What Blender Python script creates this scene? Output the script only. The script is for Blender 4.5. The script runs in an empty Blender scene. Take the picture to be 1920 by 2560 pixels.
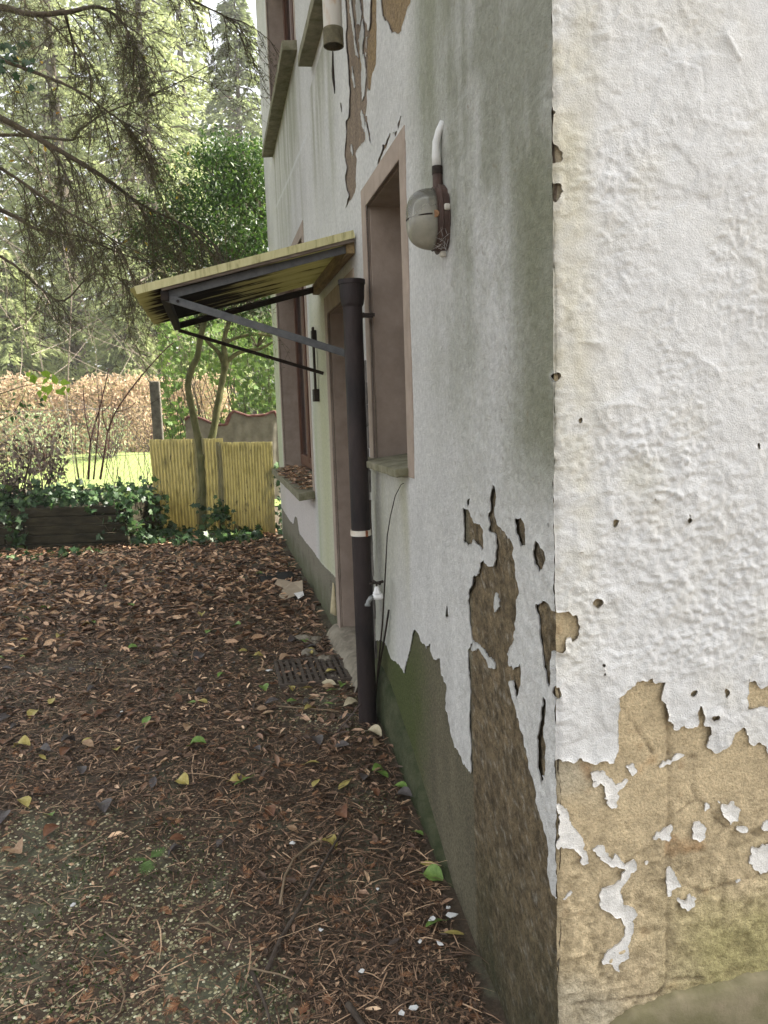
import bpy, math, random
import numpy as np
from mathutils import Matrix, Vector
random.seed(7); RNG = np.random.default_rng(11)
scene = bpy.context.scene

# ------------------------------------------------------------------ camera
CR = np.array([[0.97654, -0.21276, -0.03312], [-0.05993, -0.12085, -0.99086], [0.20681, 0.9696, -0.13077]])  # right, down, forward
FPX = 1938.28                      # focal length in pixels of a 1920x2560 frame
CAM = np.array([-0.68, -1.485, 1.68])
cam_data = bpy.data.cameras.new('camera')
cam_data.sensor_fit = 'VERTICAL'; cam_data.sensor_height = 36.0
cam_data.lens = 36.0 * FPX / 2560
cam_data.clip_start = 0.02; cam_data.clip_end = 600
cam = bpy.data.objects.new('camera', cam_data)
scene.collection.objects.link(cam)
Rm = np.stack([CR[0], -CR[1], -CR[2]], 1)
cam.matrix_world = Matrix.Translation(CAM.tolist()) @ Matrix(Rm.tolist()).to_4x4()
scene.camera = cam

# ------------------------------------------------------------------ light
SUN_AZ = math.radians(84)         # from +Y clockwise towards +X
SUN_EL = math.radians(40)
world = bpy.data.worlds.new('World'); scene.world = world; world.use_nodes = True
wn = world.node_tree; wn.nodes.clear()
wo = wn.nodes.new('ShaderNodeOutputWorld'); bg = wn.nodes.new('ShaderNodeBackground')
sky = wn.nodes.new('ShaderNodeTexSky'); sky.sky_type = 'NISHITA'; sky.sun_disc = False
sky.sun_elevation = SUN_EL; sky.sun_rotation = SUN_AZ
sky.air_density = 1.0; sky.dust_density = 4.0; sky.ozone_density = 1.0
hs = wn.nodes.new('ShaderNodeHueSaturation'); hs.inputs['Saturation'].default_value = 0.20
wn.links.new(sky.outputs[0], hs.inputs['Color']); wn.links.new(hs.outputs[0], bg.inputs['Color'])
bg.inputs['Strength'].default_value = 0.15
wn.links.new(bg.outputs[0], wo.inputs['Surface'])
sd = bpy.data.lights.new('sun', 'SUN'); sd.energy = 4.8; sd.angle = math.radians(2.0); sd.color = (1.0, 0.93, 0.82)
sun = bpy.data.objects.new('sun', sd); scene.collection.objects.link(sun)
tosun = Vector((math.sin(SUN_AZ) * math.cos(SUN_EL), math.cos(SUN_AZ) * math.cos(SUN_EL), math.sin(SUN_EL)))
sun.rotation_euler = tosun.to_track_quat('Z', 'Y').to_euler()
vs = scene.view_settings
vs.view_transform = 'Standard'; vs.look = 'None'; vs.exposure = 1.75; vs.gamma = 1.0; vs.use_curve_mapping = False
try:
    scene.cycles.max_bounces = 8; scene.cycles.transparent_max_bounces = 12
except Exception:
    pass

# ------------------------------------------------------------------ photo pixel -> point on a real plane
def ray(px, py): return CR.T @ np.array([px - 960.0, py - 1280.0, FPX])
def onX(px, py, X=0.0): q = ray(px, py); return CAM + q * (X - CAM[0]) / q[0]
def onY(px, py, Y=0.0): q = ray(px, py); return CAM + q * (Y - CAM[1]) / q[1]
def onZ(px, py, Z=0.0): q = ray(px, py); return CAM + q * (Z - CAM[2]) / q[2]
def proj(P):
    c = (np.asarray(P) - CAM) @ CR.T
    return 960 + FPX * c[..., 0] / c[..., 2], 1280 + FPX * c[..., 1] / c[..., 2]
def zp(pts, x0, y0, s): return [(x0 + x / s, y0 + y / s) for x, y in pts]

# ------------------------------------------------------------------ noise
_T = np.random.default_rng(3).random((256, 256))
def vnoise(u, v):
    u = np.asarray(u, float); v = np.asarray(v, float)
    iu = np.floor(u).astype(int); iv = np.floor(v).astype(int); fu = u - iu; fv = v - iv
    fu = fu * fu * (3 - 2 * fu); fv = fv * fv * (3 - 2 * fv)
    a = _T[iu & 255, iv & 255]; b = _T[(iu + 1) & 255, iv & 255]; c = _T[iu & 255, (iv + 1) & 255]; d = _T[(iu + 1) & 255, (iv + 1) & 255]
    return (a * (1 - fu) + b * fu) * (1 - fv) + (c * (1 - fu) + d * fu) * fv
def fbm(u, v, sc, oc=3, off=0.0):
    r = 0; amp = 0.5; tot = 0
    for k in range(oc):
        r = r + amp * (vnoise(u / sc + off + 17.3 * k, v / sc + off * 1.7 + 9.1 * k) - 0.5); tot += amp; amp *= 0.5; sc *= 0.5
    return r / tot * 2       # about -1..1
def sst(a, b, x): t = np.clip((x - a) / (b - a), 0, 1); return t * t * (3 - 2 * t)

# ------------------------------------------------------------------ objects
COL = scene.collection
def tag(o, label=None, cat=None, group=None, kind=None):
    if label: o['label'] = label
    if cat: o['category'] = cat
    if group: o['group'] = group
    if kind: o['kind'] = kind
    return o
def thing(name, loc, label, cat, group=None):
    e = bpy.data.objects.new(name, None); COL.objects.link(e); e.location = [float(c) for c in loc]
    e.empty_display_size = 0.1
    return tag(e, label, cat, group)
ROOTS = {}
def attach(o, parent):
    if parent is not None:
        o.parent = parent
        w = Vector((0, 0, 0)); p = parent
        while p is not None: w += p.location; p = p.parent
        o.matrix_parent_inverse = Matrix.Translation(-w) if parent.type == 'EMPTY' else Matrix.Identity(4)
def link(name, me, mat, parent=None):
    o = bpy.data.objects.new(name, me); COL.objects.link(o)
    if mat is not None and not me.materials: me.materials.append(mat)
    attach(o, parent)
    return o
def raw_mesh(name, V, tris=None, quads=None, smooth=False, col=None):
    me = bpy.data.meshes.new(name)
    V = np.asarray(V, np.float32)
    nt = 0 if tris is None else len(tris); nq = 0 if quads is None else len(quads)
    loops = np.concatenate([np.asarray(a, np.int32).ravel() for a in (tris, quads) if a is not None and len(a)])
    starts = np.concatenate([np.arange(nt) * 3, nt * 3 + np.arange(nq) * 4]).astype(np.int32)
    me.vertices.add(len(V)); me.vertices.foreach_set('co', V.ravel())
    me.loops.add(len(loops)); me.loops.foreach_set('vertex_index', loops)
    me.polygons.add(nt + nq); me.polygons.foreach_set('loop_start', starts)
    if smooth: me.polygons.foreach_set('use_smooth', np.ones(nt + nq, bool))
    me.update(calc_edges=True)
    if col is not None:
        at = me.color_attributes.new('col', 'FLOAT_COLOR', 'POINT')
        c4 = np.ones((len(V), 4), np.float32); c4[:, :3] = col
        at.data.foreach_set('color', c4.ravel())
    return me
class MB:
    def __init__(s): s.v = []; s.f = []
    def box(s, x0, x1, y0, y1, z0, z1, M=None):
        b = len(s.v)
        for x in (x0, x1):
            for y in (y0, y1):
                for z in (z0, z1):
                    p = Vector((x, y, z)); s.v.append(tuple(M @ p) if M else tuple(p))
        for q in ((0, 1, 3, 2), (4, 6, 7, 5), (0, 4, 5, 1), (2, 3, 7, 6), (0, 2, 6, 4), (1, 5, 7, 3)): s.f.append([b + i for i in q])
        return s
    def bar(s, a, b_, w, h, up=(0, 0, 1)):
        a = Vector(a); b_ = Vector(b_); d = (b_ - a); L = d.length; d.normalize(); up = Vector(up)
        sx = d.cross(up); sx.normalize(); uz = sx.cross(d)
        M = Matrix(((d.x, sx.x, uz.x, a.x), (d.y, sx.y, uz.y, a.y), (d.z, sx.z, uz.z, a.z), (0, 0, 0, 1)))
        return s.box(0, L, -w / 2, w / 2, -h / 2, h / 2, M)
    def tube(s, pts, r, n=8, cap=True, squash=1.0):
        pts = [Vector([float(c) for c in p]) for p in pts]; m = len(pts)
        if not hasattr(r, '__len__'): r = [r] * m
        b = len(s.v); ref = Vector((0.31, 0.23, 0.92))
        for i, p in enumerate(pts):
            t = (pts[min(i + 1, m - 1)] - pts[max(i - 1, 0)]).normalized()
            a = t.cross(ref)
            if a.length < 0.1: a = t.cross(Vector((1, 0, 0)))
            a.normalize(); c = t.cross(a)
            for k in range(n):
                an = 2 * math.pi * k / n
                s.v.append(tuple(p + (a * math.cos(an) + c * math.sin(an) * squash) * r[i]))
        for i in range(m - 1):
            for k in range(n):
                k2 = (k + 1) % n
                s.f.append([b + i * n + k, b + i * n + k2, b + (i + 1) * n + k2, b + (i + 1) * n + k])
        if cap:
            s.f.append([b + k for k in range(n)][::-1]); s.f.append([b + (m - 1) * n + k for k in range(n)])
        return s
    def lathe(s, prof, o, axis=(0, 0, 1), n=20, xref=(1, 0, 0)):
        ax = Vector(axis).normalized(); xr = Vector(xref); xr = (xr - ax * xr.dot(ax)).normalized(); yr = ax.cross(xr); o = Vector([float(c) for c in o])
        b = len(s.v); m = len(prof)
        for r, h in prof:
            for k in range(n):
                an = 2 * math.pi * k / n
                s.v.append(tuple(o + ax * h + (xr * math.cos(an) + yr * math.sin(an)) * r))
        for i in range(m - 1):
            for k in range(n):
                k2 = (k + 1) % n
                s.f.append([b + i * n + k, b + i * n + k2, b + (i + 1) * n + k2, b + (i + 1) * n + k])
        return s
    def poly(s, pts):
        b = len(s.v); s.v += [tuple(float(c) for c in p) for p in pts]; s.f.append(list(range(b, b + len(pts)))); return s
    def mesh(s, name, smooth=False):
        me = bpy.data.meshes.new(name); me.from_pydata(s.v, [], s.f)
        if smooth: me.polygons.foreach_set('use_smooth', [True] * len(s.f))
        me.update(); return me
    def build(s, name, mat, parent=None, smooth=False, bevel=0.0, seg=2):
        o = link(name, s.mesh(name, smooth), mat, parent)
        if bevel:
            m = o.modifiers.new('bevel', 'BEVEL'); m.width = bevel; m.segments = seg; m.limit_method = 'ANGLE'
        return o

# ------------------------------------------------------------------ materials
def newmat(name):
    m = bpy.data.materials.new(name); m.use_nodes = True
    nt = m.node_tree; b = nt.nodes['Principled BSDF']; return m, nt, b
def nd(nt, t, **kw):
    n = nt.nodes.new(t)
    for k, v in kw.items():
        if k in n.inputs: n.inputs[k].default_value = v
        else: setattr(n, k, v)
    return n
def ramp(nt, stops):
    r = nt.nodes.new('ShaderNodeValToRGB'); e = r.color_ramp.elements
    while len(e) > 1: e.remove(e[-1])
    for i, (p, c) in enumerate(stops):
        x = e[0] if i == 0 else e.new(p)
        x.position = p; x.color = (c[0], c[1], c[2], 1)
    return r
def coord(nt, scale=(1, 1, 1)):
    tc = nt.nodes.new('ShaderNodeTexCoord'); mp = nt.nodes.new('ShaderNodeMapping'); mp.inputs['Scale'].default_value = scale
    nt.links.new(tc.outputs['Object'], mp.inputs['Vector']); return mp.outputs[0]
def bumpnode(nt, b, h, strength, dist):
    bp = nd(nt, 'ShaderNodeBump', Strength=strength, Distance=dist)
    nt.links.new(h, bp.inputs['Height']); nt.links.new(bp.outputs[0], b.inputs['Normal']); return bp
def mixc(nt, fac, a, b_, mode='MIX'):
    m = nt.nodes.new('ShaderNodeMix'); m.data_type = 'RGBA'; m.blend_type = mode
    for sock, val in ((m.inputs[0], fac), (m.inputs[6], a), (m.inputs[7], b_)):
        if isinstance(val, bpy.types.NodeSocket): nt.links.new(val, sock)
        elif isinstance(val, (tuple, list)): sock.default_value = (*val[:3], 1)
        else: sock.default_value = val
    return m.outputs[2]
def mat_noise(name, c1, c2, scale=20, rough=0.8, bump=0.2, dist=0.003, detail=6, stretch=(1, 1, 1), c3=None, metallic=0.0, lo=0.35, hi=0.65, spec=0.3):
    m, nt, b = newmat(name); v = coord(nt, stretch)
    n = nd(nt, 'ShaderNodeTexNoise', Scale=scale, Detail=detail, Roughness=0.65); nt.links.new(v, n.inputs['Vector'])
    st = [(lo, c1), (hi, c2)] + ([(min(hi + 0.15, 1), c3)] if c3 else [])
    r = ramp(nt, st); nt.links.new(n.outputs['Fac'], r.inputs['Fac'])
    nt.links.new(r.outputs[0], b.inputs['Base Color'])
    b.inputs['Roughness'].default_value = rough; b.inputs['Metallic'].default_value = metallic
    b.inputs['Specular IOR Level'].default_value = spec
    if bump:
        n2 = nd(nt, 'ShaderNodeTexNoise', Scale=scale * 5, Detail=5, Roughness=0.7); nt.links.new(v, n2.inputs['Vector'])
        bumpnode(nt, b, n2.outputs['Fac'], bump, dist)
    return m
def mat_col(name, nscale=60, namp=0.25, rough=0.85, bump=0.3, bscale=180, dist=0.002, bdetail=6, stretch=(1, 1, 1), tint=None):
    """colour from the painted stains ('col'), broken up by fine noise, with fine relief"""
    m, nt, b = newmat(name); v = coord(nt, stretch)
    a = nd(nt, 'ShaderNodeAttribute'); a.attribute_name = 'col'
    n = nd(nt, 'ShaderNodeTexNoise', Scale=nscale, Detail=7, Roughness=0.7); nt.links.new(v, n.inputs['Vector'])
    r = ramp(nt, [(0.3, (1 - namp,) * 3), (0.7, (1 + namp * 0.5,) * 3)]); nt.links.new(n.outputs['Fac'], r.inputs['Fac'])
    c = mixc(nt, 1.0, a.outputs['Color'], r.outputs[0], 'MULTIPLY')
    if tint:
        n3 = nd(nt, 'ShaderNodeTexVoronoi', Scale=tint[0]); nt.links.new(v, n3.inputs['Vector'])
        r3 = ramp(nt, tint[1]); nt.links.new(n3.outputs['Color'], r3.inputs['Fac'])
        c = mixc(nt, tint[2], c, r3.outputs[0], 'MULTIPLY')
    nt.links.new(c, b.inputs['Base Color']); b.inputs['Roughness'].default_value = rough; b.inputs['Specular IOR Level'].default_value = 0.25
    n2 = nd(nt, 'ShaderNodeTexNoise', Scale=bscale, Detail=bdetail, Roughness=0.65); nt.links.new(v, n2.inputs['Vector'])
    bumpnode(nt, b, n2.outputs['Fac'], bump, dist)
    return m
def mat_leaf(name, stops, rough=0.5, trans=0.35, spec=0.3, clump=0.0):
    m, nt, b = newmat(name)
    g = nt.nodes.new('ShaderNodeNewGeometry'); r = ramp(nt, stops); fac = g.outputs['Random Per Island']
    if clump:      # shoots of one age share a tone
        nc = nd(nt, 'ShaderNodeTexNoise', Scale=clump, Detail=2.0); nt.links.new(coord(nt), nc.inputs['Vector'])
        mrc = nd(nt, 'ShaderNodeMapRange'); nt.links.new(nc.outputs['Fac'], mrc.inputs['Value']); mrc.inputs['From Min'].default_value = 0.32; mrc.inputs['From Max'].default_value = 0.68
        mf = nd(nt, 'ShaderNodeMix', data_type='FLOAT'); mf.inputs[0].default_value = 0.55; nt.links.new(fac, mf.inputs[2]); nt.links.new(mrc.outputs[0], mf.inputs[3]); fac = mf.outputs[0]
    nt.links.new(fac, r.inputs['Fac'])
    n = nd(nt, 'ShaderNodeTexNoise', Scale=90.0, Detail=3.0); v = coord(nt); nt.links.new(v, n.inputs['Vector'])
    rr = ramp(nt, [(0.3, (0.7, 0.7, 0.7)), (0.7, (1.15, 1.15, 1.15))]); nt.links.new(n.outputs['Fac'], rr.inputs['Fac'])
    c = mixc(nt, 1.0, r.outputs[0], rr.outputs[0], 'MULTIPLY')
    nt.links.new(c, b.inputs['Base Color']); b.inputs['Roughness'].default_value = rough; b.inputs['Specular IOR Level'].default_value = spec
    if trans:
        t = nt.nodes.new('ShaderNodeBsdfTranslucent'); nt.links.new(c, t.inputs['Color'])
        mx = nt.nodes.new('ShaderNodeMixShader'); mx.inputs[0].default_value = trans
        out = nt.nodes['Material Output']
        nt.links.new(b.outputs[0], mx.inputs[1]); nt.links.new(t.outputs[0], mx.inputs[2]); nt.links.new(mx.outputs[0], out.inputs['Surface'])
    return m

# ================================================================== GROUND
def ground_h(x, y):
    x = np.asarray(x, float); y = np.asarray(y, float)
    t = np.clip(y / 1.9, 0, 1); z = 0.28 * t * t * (3 - 2 * t)
    z = z + 0.22 * sst(9.5, 24, y) + 1.2 * sst(24, 60, y)
    z = z + fbm(x, y, 0.9, 3) * 0.012
    return z
M_ground, nt, b = newmat('soil_and_pebble_ground')
v = coord(nt)
n1 = nd(nt, 'ShaderNodeTexNoise', Scale=3.0, Detail=6.0, Roughness=0.7); nt.links.new(v, n1.inputs['Vector'])
n2 = nd(nt, 'ShaderNodeTexNoise', Scale=60.0, Detail=6.0, Roughness=0.75); nt.links.new(v, n2.inputs['Vector'])
r2 = ramp(nt, [(0.3, (0.04, 0.028, 0.017)), (0.5, (0.078, 0.055, 0.034)), (0.7, (0.14, 0.10, 0.062))]); nt.links.new(n2.outputs['Fac'], r2.inputs['Fac'])
r1 = ramp(nt, [(0.5, (0, 0, 0)), (0.62, (1, 1, 1))]); nt.links.new(n1.outputs['Fac'], r1.inputs['Fac'])
r3 = ramp(nt, [(0.3, (0.075, 0.078, 0.045)), (0.7, (0.15, 0.148, 0.09))]); nt.links.new(n2.outputs['Fac'], r3.inputs['Fac'])
nt.links.new(mixc(nt, r1.outputs[0], r2.outputs[0], r3.outputs[0]), b.inputs['Base Color'])
b.inputs['Roughness'].default_value = 0.8; bumpnode(nt, b, n2.outputs['Fac'], 0.8, 0.012)
def axis_grid(parts):
    out = []
    for a, b_, st in parts: out += list(np.arange(a, b_, st))
    out.append(parts[-1][1]); return np.array(out)
def sheet(name, gx, gy, hf, mat, col=None):
    X, Y = np.meshgrid(gx, gy, indexing='ij'); Z = hf(X, Y)
    V = np.stack([X, Y, Z], -1).reshape(-1, 3); ny = len(gy)
    i, j = np.meshgrid(np.arange(len(gx) - 1), np.arange(ny - 1), indexing='ij'); a = (i * ny + j).ravel()
    return link(name, raw_mesh(name, V, quads=np.stack([a, a + ny, a + ny + 1, a + 1], 1), smooth=True), mat)
gx = axis_grid([(-90, -10, 4), (-10, -4, 0.5), (-4, 0.3, 0.04), (0.3, 6, 0.5), (6, 90, 6)])
gy = axis_grid([(-30, -2, 2), (-2, 0.2, 0.2), (0.2, 8, 0.04), (8, 12, 0.2), (12, 40, 1), (40, 120, 5)])
tag(sheet('ground', gx, gy, lambda x, y: ground_h(x, y) + (fbm(x, y, 0.12, 2, 5.0) * 0.008) * (np.abs(y) < 9), M_ground), kind='structure')
M_lawn = mat_noise('lawn_grass', (0.19, 0.25, 0.075), (0.27, 0.33, 0.10), 5, 0.9, 0.5, 0.03, c3=(0.34, 0.38, 0.14))
tag(sheet('lawn', axis_grid([(-40, 14, 0.8)]), axis_grid([(10.2, 29, 0.5)]), lambda x, y: ground_h(x, y) + 0.02 + 0.34 * np.exp(-((x + 3.5) / 3.2) ** 2 - ((y - 19.5) / 2.4) ** 2), M_lawn), kind='structure')

# ================================================================== HOUSE
HL, HW, HH = 7.2, 7.5, 6.3         # length along Y, width along X, eaves height
house = thing('house', (0, 0, 0), 'old white rendered house with peeling paint and bare stone at its foot', 'house')
PAD = -0.25
def seg_dist(P, A, B):
    d = B - A; L2 = max(float(d @ d), 1e-12); t = np.clip(((P - A) @ d) / L2, 0, 1)
    return np.hypot(P[:, 0] - A[0] - t * d[0], P[:, 1] - A[1] - t * d[1])
def poly_sdf(P, poly, margin=0.09):
    """signed distance (positive inside), -margin far away"""
    poly = np.asarray(poly, float); out = np.full(len(P), -margin)
    lo = poly.min(0) - margin; hi = poly.max(0) + margin
    sel = np.where((P[:, 0] > lo[0]) & (P[:, 0] < hi[0]) & (P[:, 1] > lo[1]) & (P[:, 1] < hi[1]))[0]
    if not len(sel): return out
    Q = P[sel]; D = np.full(len(sel), 9.0); ins = np.zeros(len(sel), bool)
    n = len(poly)
    for k in range(n):
        A = poly[k]; B = poly[(k + 1) % n]
        D = np.minimum(D, seg_dist(Q, A, B))
        c = ((A[1] > Q[:, 1]) != (B[1] > Q[:, 1])) & (Q[:, 0] < (B[0] - A[0]) * (Q[:, 1] - A[1]) / (B[1] - A[1] + 1e-15) + A[0])
        ins ^= c
    out[sel] = np.clip(np.where(ins, D, -D), -margin, 0.3)
    return out
def rect_sdf(P, u0, u1, v0, v1): return np.minimum(np.minimum(P[:, 0] - u0, u1 - P[:, 0]), np.minimum(P[:, 1] - v0, v1 - P[:, 1]))
def line_dist(P, pts, margin=0.06):
    pts = np.asarray(pts, float); out = np.full(len(P), 9.0)
    lo = pts.min(0) - margin; hi = pts.max(0) + margin
    sel = np.where((P[:, 0] > lo[0]) & (P[:, 0] < hi[0]) & (P[:, 1] > lo[1]) & (P[:, 1] < hi[1]))[0]
    if len(sel):
        D = np.full(len(sel), 9.0)
        for k in range(len(pts) - 1): D = np.minimum(D, seg_dist(P[sel], pts[k], pts[k + 1]))
        out[sel] = D
    return out
MS = {1: [[0, 4, 7]], 2: [[4, 1, 5]], 3: [[0, 1, 5, 7]], 4: [[5, 2, 6]], 5: [[0, 4, 5, 2, 6, 7]], 6: [[4, 1, 2, 6]], 7: [[0, 1, 2, 6, 7]],
      8: [[7, 6, 3]], 9: [[0, 4, 6, 3]], 10: [[4, 1, 5, 6, 3, 7]], 11: [[0, 1, 5, 6, 3]], 12: [[7, 5, 2, 3]], 13: [[0, 4, 5, 2, 3]], 14: [[4, 1, 2, 3, 7]], 15: [[0, 1, 2, 3]]}
MSEG = {1: [(4, 7)], 2: [(5, 4)], 3: [(5, 7)], 4: [(6, 5)], 5: [(4, 5), (6, 7)], 6: [(6, 4)], 7: [(6, 7)], 8: [(7, 6)], 9: [(4, 6)], 10: [(5, 6), (7, 4)], 11: [(5, 6)], 12: [(7, 5)], 13: [(4, 5)], 14: [(7, 4)], 15: []}
def contour_sheet(name, gu, gv, S, H, place, col=None, thick=0.0025):
    """the part of a wall grid where S>0 as a sheet with a true ragged edge of its own thickness. H: relief, place(u,v,h)->xyz"""
    nu, nv = len(gu), len(gv)
    U, W = np.meshgrid(gu, gv, indexing='ij'); S = S.reshape(nu, nv); H = H.reshape(nu, nv)
    C = np.zeros((nu, nv, 3)) if col is None else col.reshape(nu, nv, 3)
    node = np.arange(nu * nv).reshape(nu, nv); ins = S > 0
    pu = [U.ravel()]; pv = [W.ravel()]; ph = [H.ravel()]; pc = [C.reshape(-1, 3)]; base = nu * nv
    eu = np.full((nu - 1, nv), -1); ev = np.full((nu, nv - 1), -1)
    for ax in (0, 1):
        A = (slice(0, -1), slice(None)) if ax == 0 else (slice(None), slice(0, -1)); B = (slice(1, None), slice(None)) if ax == 0 else (slice(None), slice(1, None))
        m = ins[A] != ins[B]; a = S[A][m]; b_ = S[B][m]; t = np.clip(a / (a - b_), 0.02, 0.98)
        idx = base + np.arange(m.sum()); base += m.sum()
        (eu if ax == 0 else ev)[m] = idx
        for L, F in ((pu, U), (pv, W), (ph, H)): L.append(F[A][m] * (1 - t) + F[B][m] * t)
        pc.append(C[A][m] * (1 - t[:, None]) + C[B][m] * t[:, None])
    u = np.concatenate(pu); v_ = np.concatenate(pv); h = np.concatenate(ph); c = np.concatenate(pc)
    ids = [node[:-1, :-1], node[1:, :-1], node[1:, 1:], node[:-1, 1:], eu[:, :-1], ev[1:, :], eu[:, 1:], ev[:-1, :]]
    case = ins[:-1, :-1] * 1 + ins[1:, :-1] * 2 + ins[1:, 1:] * 4 + ins[:-1, 1:] * 8
    T = []; Q = []; SEG = []
    for k, polys in MS.items():
        m = case == k
        if not m.any(): continue
        for pl in polys:
            I = np.stack([ids[q][m] for q in pl], 1)
            if I.shape[1] == 4: Q.append(I)
            else:
                for q in range(1, I.shape[1] - 1): T.append(I[:, [0, q, q + 1]])
        for s0, s1 in MSEG[k]: SEG.append(np.stack([ids[s0][m], ids[s1][m]], 1))
    n0 = len(u)
    if SEG:
        E = np.concatenate(SEG); us, inv = np.unique(E, return_inverse=True); inv = inv.reshape(E.shape)
        u = np.concatenate([u, u[us]]); v_ = np.concatenate([v_, v_[us]]); h = np.concatenate([h, h[us] - thick]); c = np.concatenate([c, c[us]])
        Q.append(np.stack([E[:, 0], E[:, 1], n0 + inv[:, 1], n0 + inv[:, 0]], 1))
    T = np.concatenate(T) if T else np.zeros((0, 3), int); Q = np.concatenate(Q) if Q else np.zeros((0, 4), int)
    used = np.unique(np.concatenate([T.ravel(), Q.ravel()])); mp = np.full(len(u), -1); mp[used] = np.arange(len(used))
    V = place(u[used], v_[used], h[used])
    return raw_mesh(name, V, mp[T] if len(T) else None, mp[Q] if len(Q) else None, smooth=True, col=c[used] if col is not None else None)

# ---- traced edges of the peeling paint (photo pixels), each put on its wall plane
def LW(pts): return [tuple(onX(x, y)[1:]) for x, y in pts]            # left wall: (y, z)
def RW(pts): return [tuple(onY(x, y)[[0, 2]]) for x, y in pts]        # front wall: (x, z)
Z6 = lambda p: zp(p, 800, 1180, 2.765); Z7 = lambda p: zp(p, 1320, 1600, 2.304); Z3 = lambda p: zp(p, 600, 0, 3.318); Z5 = lambda p: zp(p, 1300, 900, 2.458); Z4 = lambda p: zp(p, 1300, 0, 2.458); ZB = lambda p: zp(p, 700, 1800, 2.304)
low = LW(Z6([(300, 1150), (375, 1165), (430, 1160), (470, 1200), (500, 1300), (540, 1320), (585, 1395), (600, 1310), (625, 1230), (645, 1130), (665, 1075), (685, 1115), (700, 1150), (715, 1190), (740, 1215), (770, 1185), (765, 1235), (800, 1300), (832, 1285), (845, 1400), (885, 1475), (875, 1560), (875, 1650), (890, 1665), (915, 1800), (940, 1900), (985, 1960), (1000, 2010), (1050, 2075),
    (1045, 1800), (1045, 1500), (1035, 1340), (1030, 1240), (1055, 1170), (1040, 1000), (1030, 880), (1045, 820), (1070, 770), (1065, 720), (1110, 700), (1120, 640), (1140, 610), (1180, 655), (1220, 645), (1220, 560), (1225, 480), (1215, 430), (1180, 410), (1175, 300), (1190, 260), (1195, 150), (1215, 100), (1238, 170), (1225, 260), (1230, 340), (1250, 380), (1290, 430), (1310, 460), (1325, 440), (1345, 520), (1365, 620), (1380, 720), (1395, 830), (1380, 880), (1375, 1000), (1365, 1100), (1345, 1170), (1310, 1250), (1305, 1350), (1330, 1320), (1350, 1360), (1385, 1340), (1405, 1330), (1410, 1450), (1385, 1560), (1345, 1450), (1310, 1450), (1340, 1560), (1370, 1660), (1395, 1750), (1420, 1830), (1440, 1910), (1450, 2000), (1470, 2060), (1500, 2190)]))
low += LW(ZB([(1480, 400), (1500, 520), (1530, 620), (1560, 740), (1560, 900), (1575, 985)]))
low += [(-0.2, low[-1][1]), (-0.2, -0.6), (low[0][0], -0.6)]
farlow = LW(zp([(340, 30), (380, 50), (440, 150), (490, 230), (545, 290), (575, 180), (600, 190), (620, 330), (640, 420), (720, 540), (850, 700), (950, 850), (1060, 960), (1185, 1080), (1230, 1130)], 640, 1260, 5.819))
farlow = farlow + [(farlow[-1][0], -0.6), (8.5, -0.6), (8.5, farlow[0][1])]
bareL = [low, farlow] + [LW(Z6(p)) for p in (
    [(1560, 1555), (1580, 1570), (1575, 1700), (1570, 1800), (1585, 1900), (1575, 2050), (1545, 2180), (1520, 2000), (1525, 1850), (1545, 1680)],
    [(1545, 900), (1505, 930), (1520, 1000), (1530, 1150), (1545, 1250), (1560, 1350), (1590, 1490), (1605, 1480), (1610, 1350), (1625, 1200), (1690, 1000), (1680, 955), (1610, 960), (1590, 920), (1570, 905)],
    [(1500, 470), (1490, 560), (1495, 620), (1530, 690), (1570, 640), (1565, 540), (1530, 480)],
    [(1370, 320), (1375, 420), (1390, 480), (1410, 525), (1440, 510), (1435, 440), (1440, 370), (1410, 320)],
    [(1005, 250), (1005, 480), (1060, 500), (1070, 470), (1110, 500), (1130, 540), (1140, 480), (1135, 420), (1120, 360), (1095, 345), (1070, 350), (1050, 290), (1040, 250)],
    [(1030, 180), (1025, 230), (1040, 235), (1045, 180)], [(885, 920), (878, 1000), (900, 1000), (895, 950)],
    [(1580, 330), (1590, 370), (1605, 385), (1600, 345)])]
undercoat = LW(Z3([(880, -200), (880, 0), (890, 230), (880, 300), (905, 560), (915, 760), (910, 960), (880, 1010), (885, 1100), (870, 1280), (880, 1330), (890, 1400), (875, 1480), (890, 1560), (910, 1620), (880, 1730), (940, 1640), (970, 1560), (965, 1400), (975, 1330), (960, 1250), (1050, 1150), (1040, 1050), (1062, 870), (1060, 740), (1048, 520), (1054, 330), (1066, 230), (1045, 180), (1030, 0), (1030, -200)]))
ochre = [LW(Z3([(1090, -200), (1090, 0), (1085, 200), (1055, 330), (1050, 520), (1060, 740), (1090, 760), (1110, 600), (1135, 540), (1140, 300), (1145, 0), (1145, -200)])),
         LW(Z3([(1165, -200), (1175, 0), (1185, 130), (1230, 190), (1270, 270), (1310, 285), (1350, 260), (1370, 170), (1400, 80), (1435, 0), (1450, -200)])),
         LW(Z3([(1005, 250), (985, 330), (980, 480), (1000, 570), (1012, 480), (1020, 330), (1015, 250)]))]
bareL += [undercoat] + ochre + [LW(Z3(p)) for p in ([(1020, 130), (1000, 270), (1010, 290), (1025, 200)], [(1065, 230), (1050, 300), (1060, 310), (1072, 260)], [(1010, 520), (990, 590), (1000, 640), (1015, 560)], [(1060, 950), (1075, 1050), (1095, 1180), (1085, 1190), (1065, 1080), (1050, 980)], [(1255, 1105), (1218, 1220), (1150, 1370), (1143, 1350), (1203, 1220), (1245, 1110)], [(1345, 960), (1320, 1060), (1308, 1050), (1335, 960)], [(1270, 1098), (1310, 1093), (1300, 1118), (1272, 1118)], [(838, 850), (848, 930), (860, 935), (850, 860)], [(1185, 1210), (1230, 1190), (1210, 1230)])]
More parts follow.
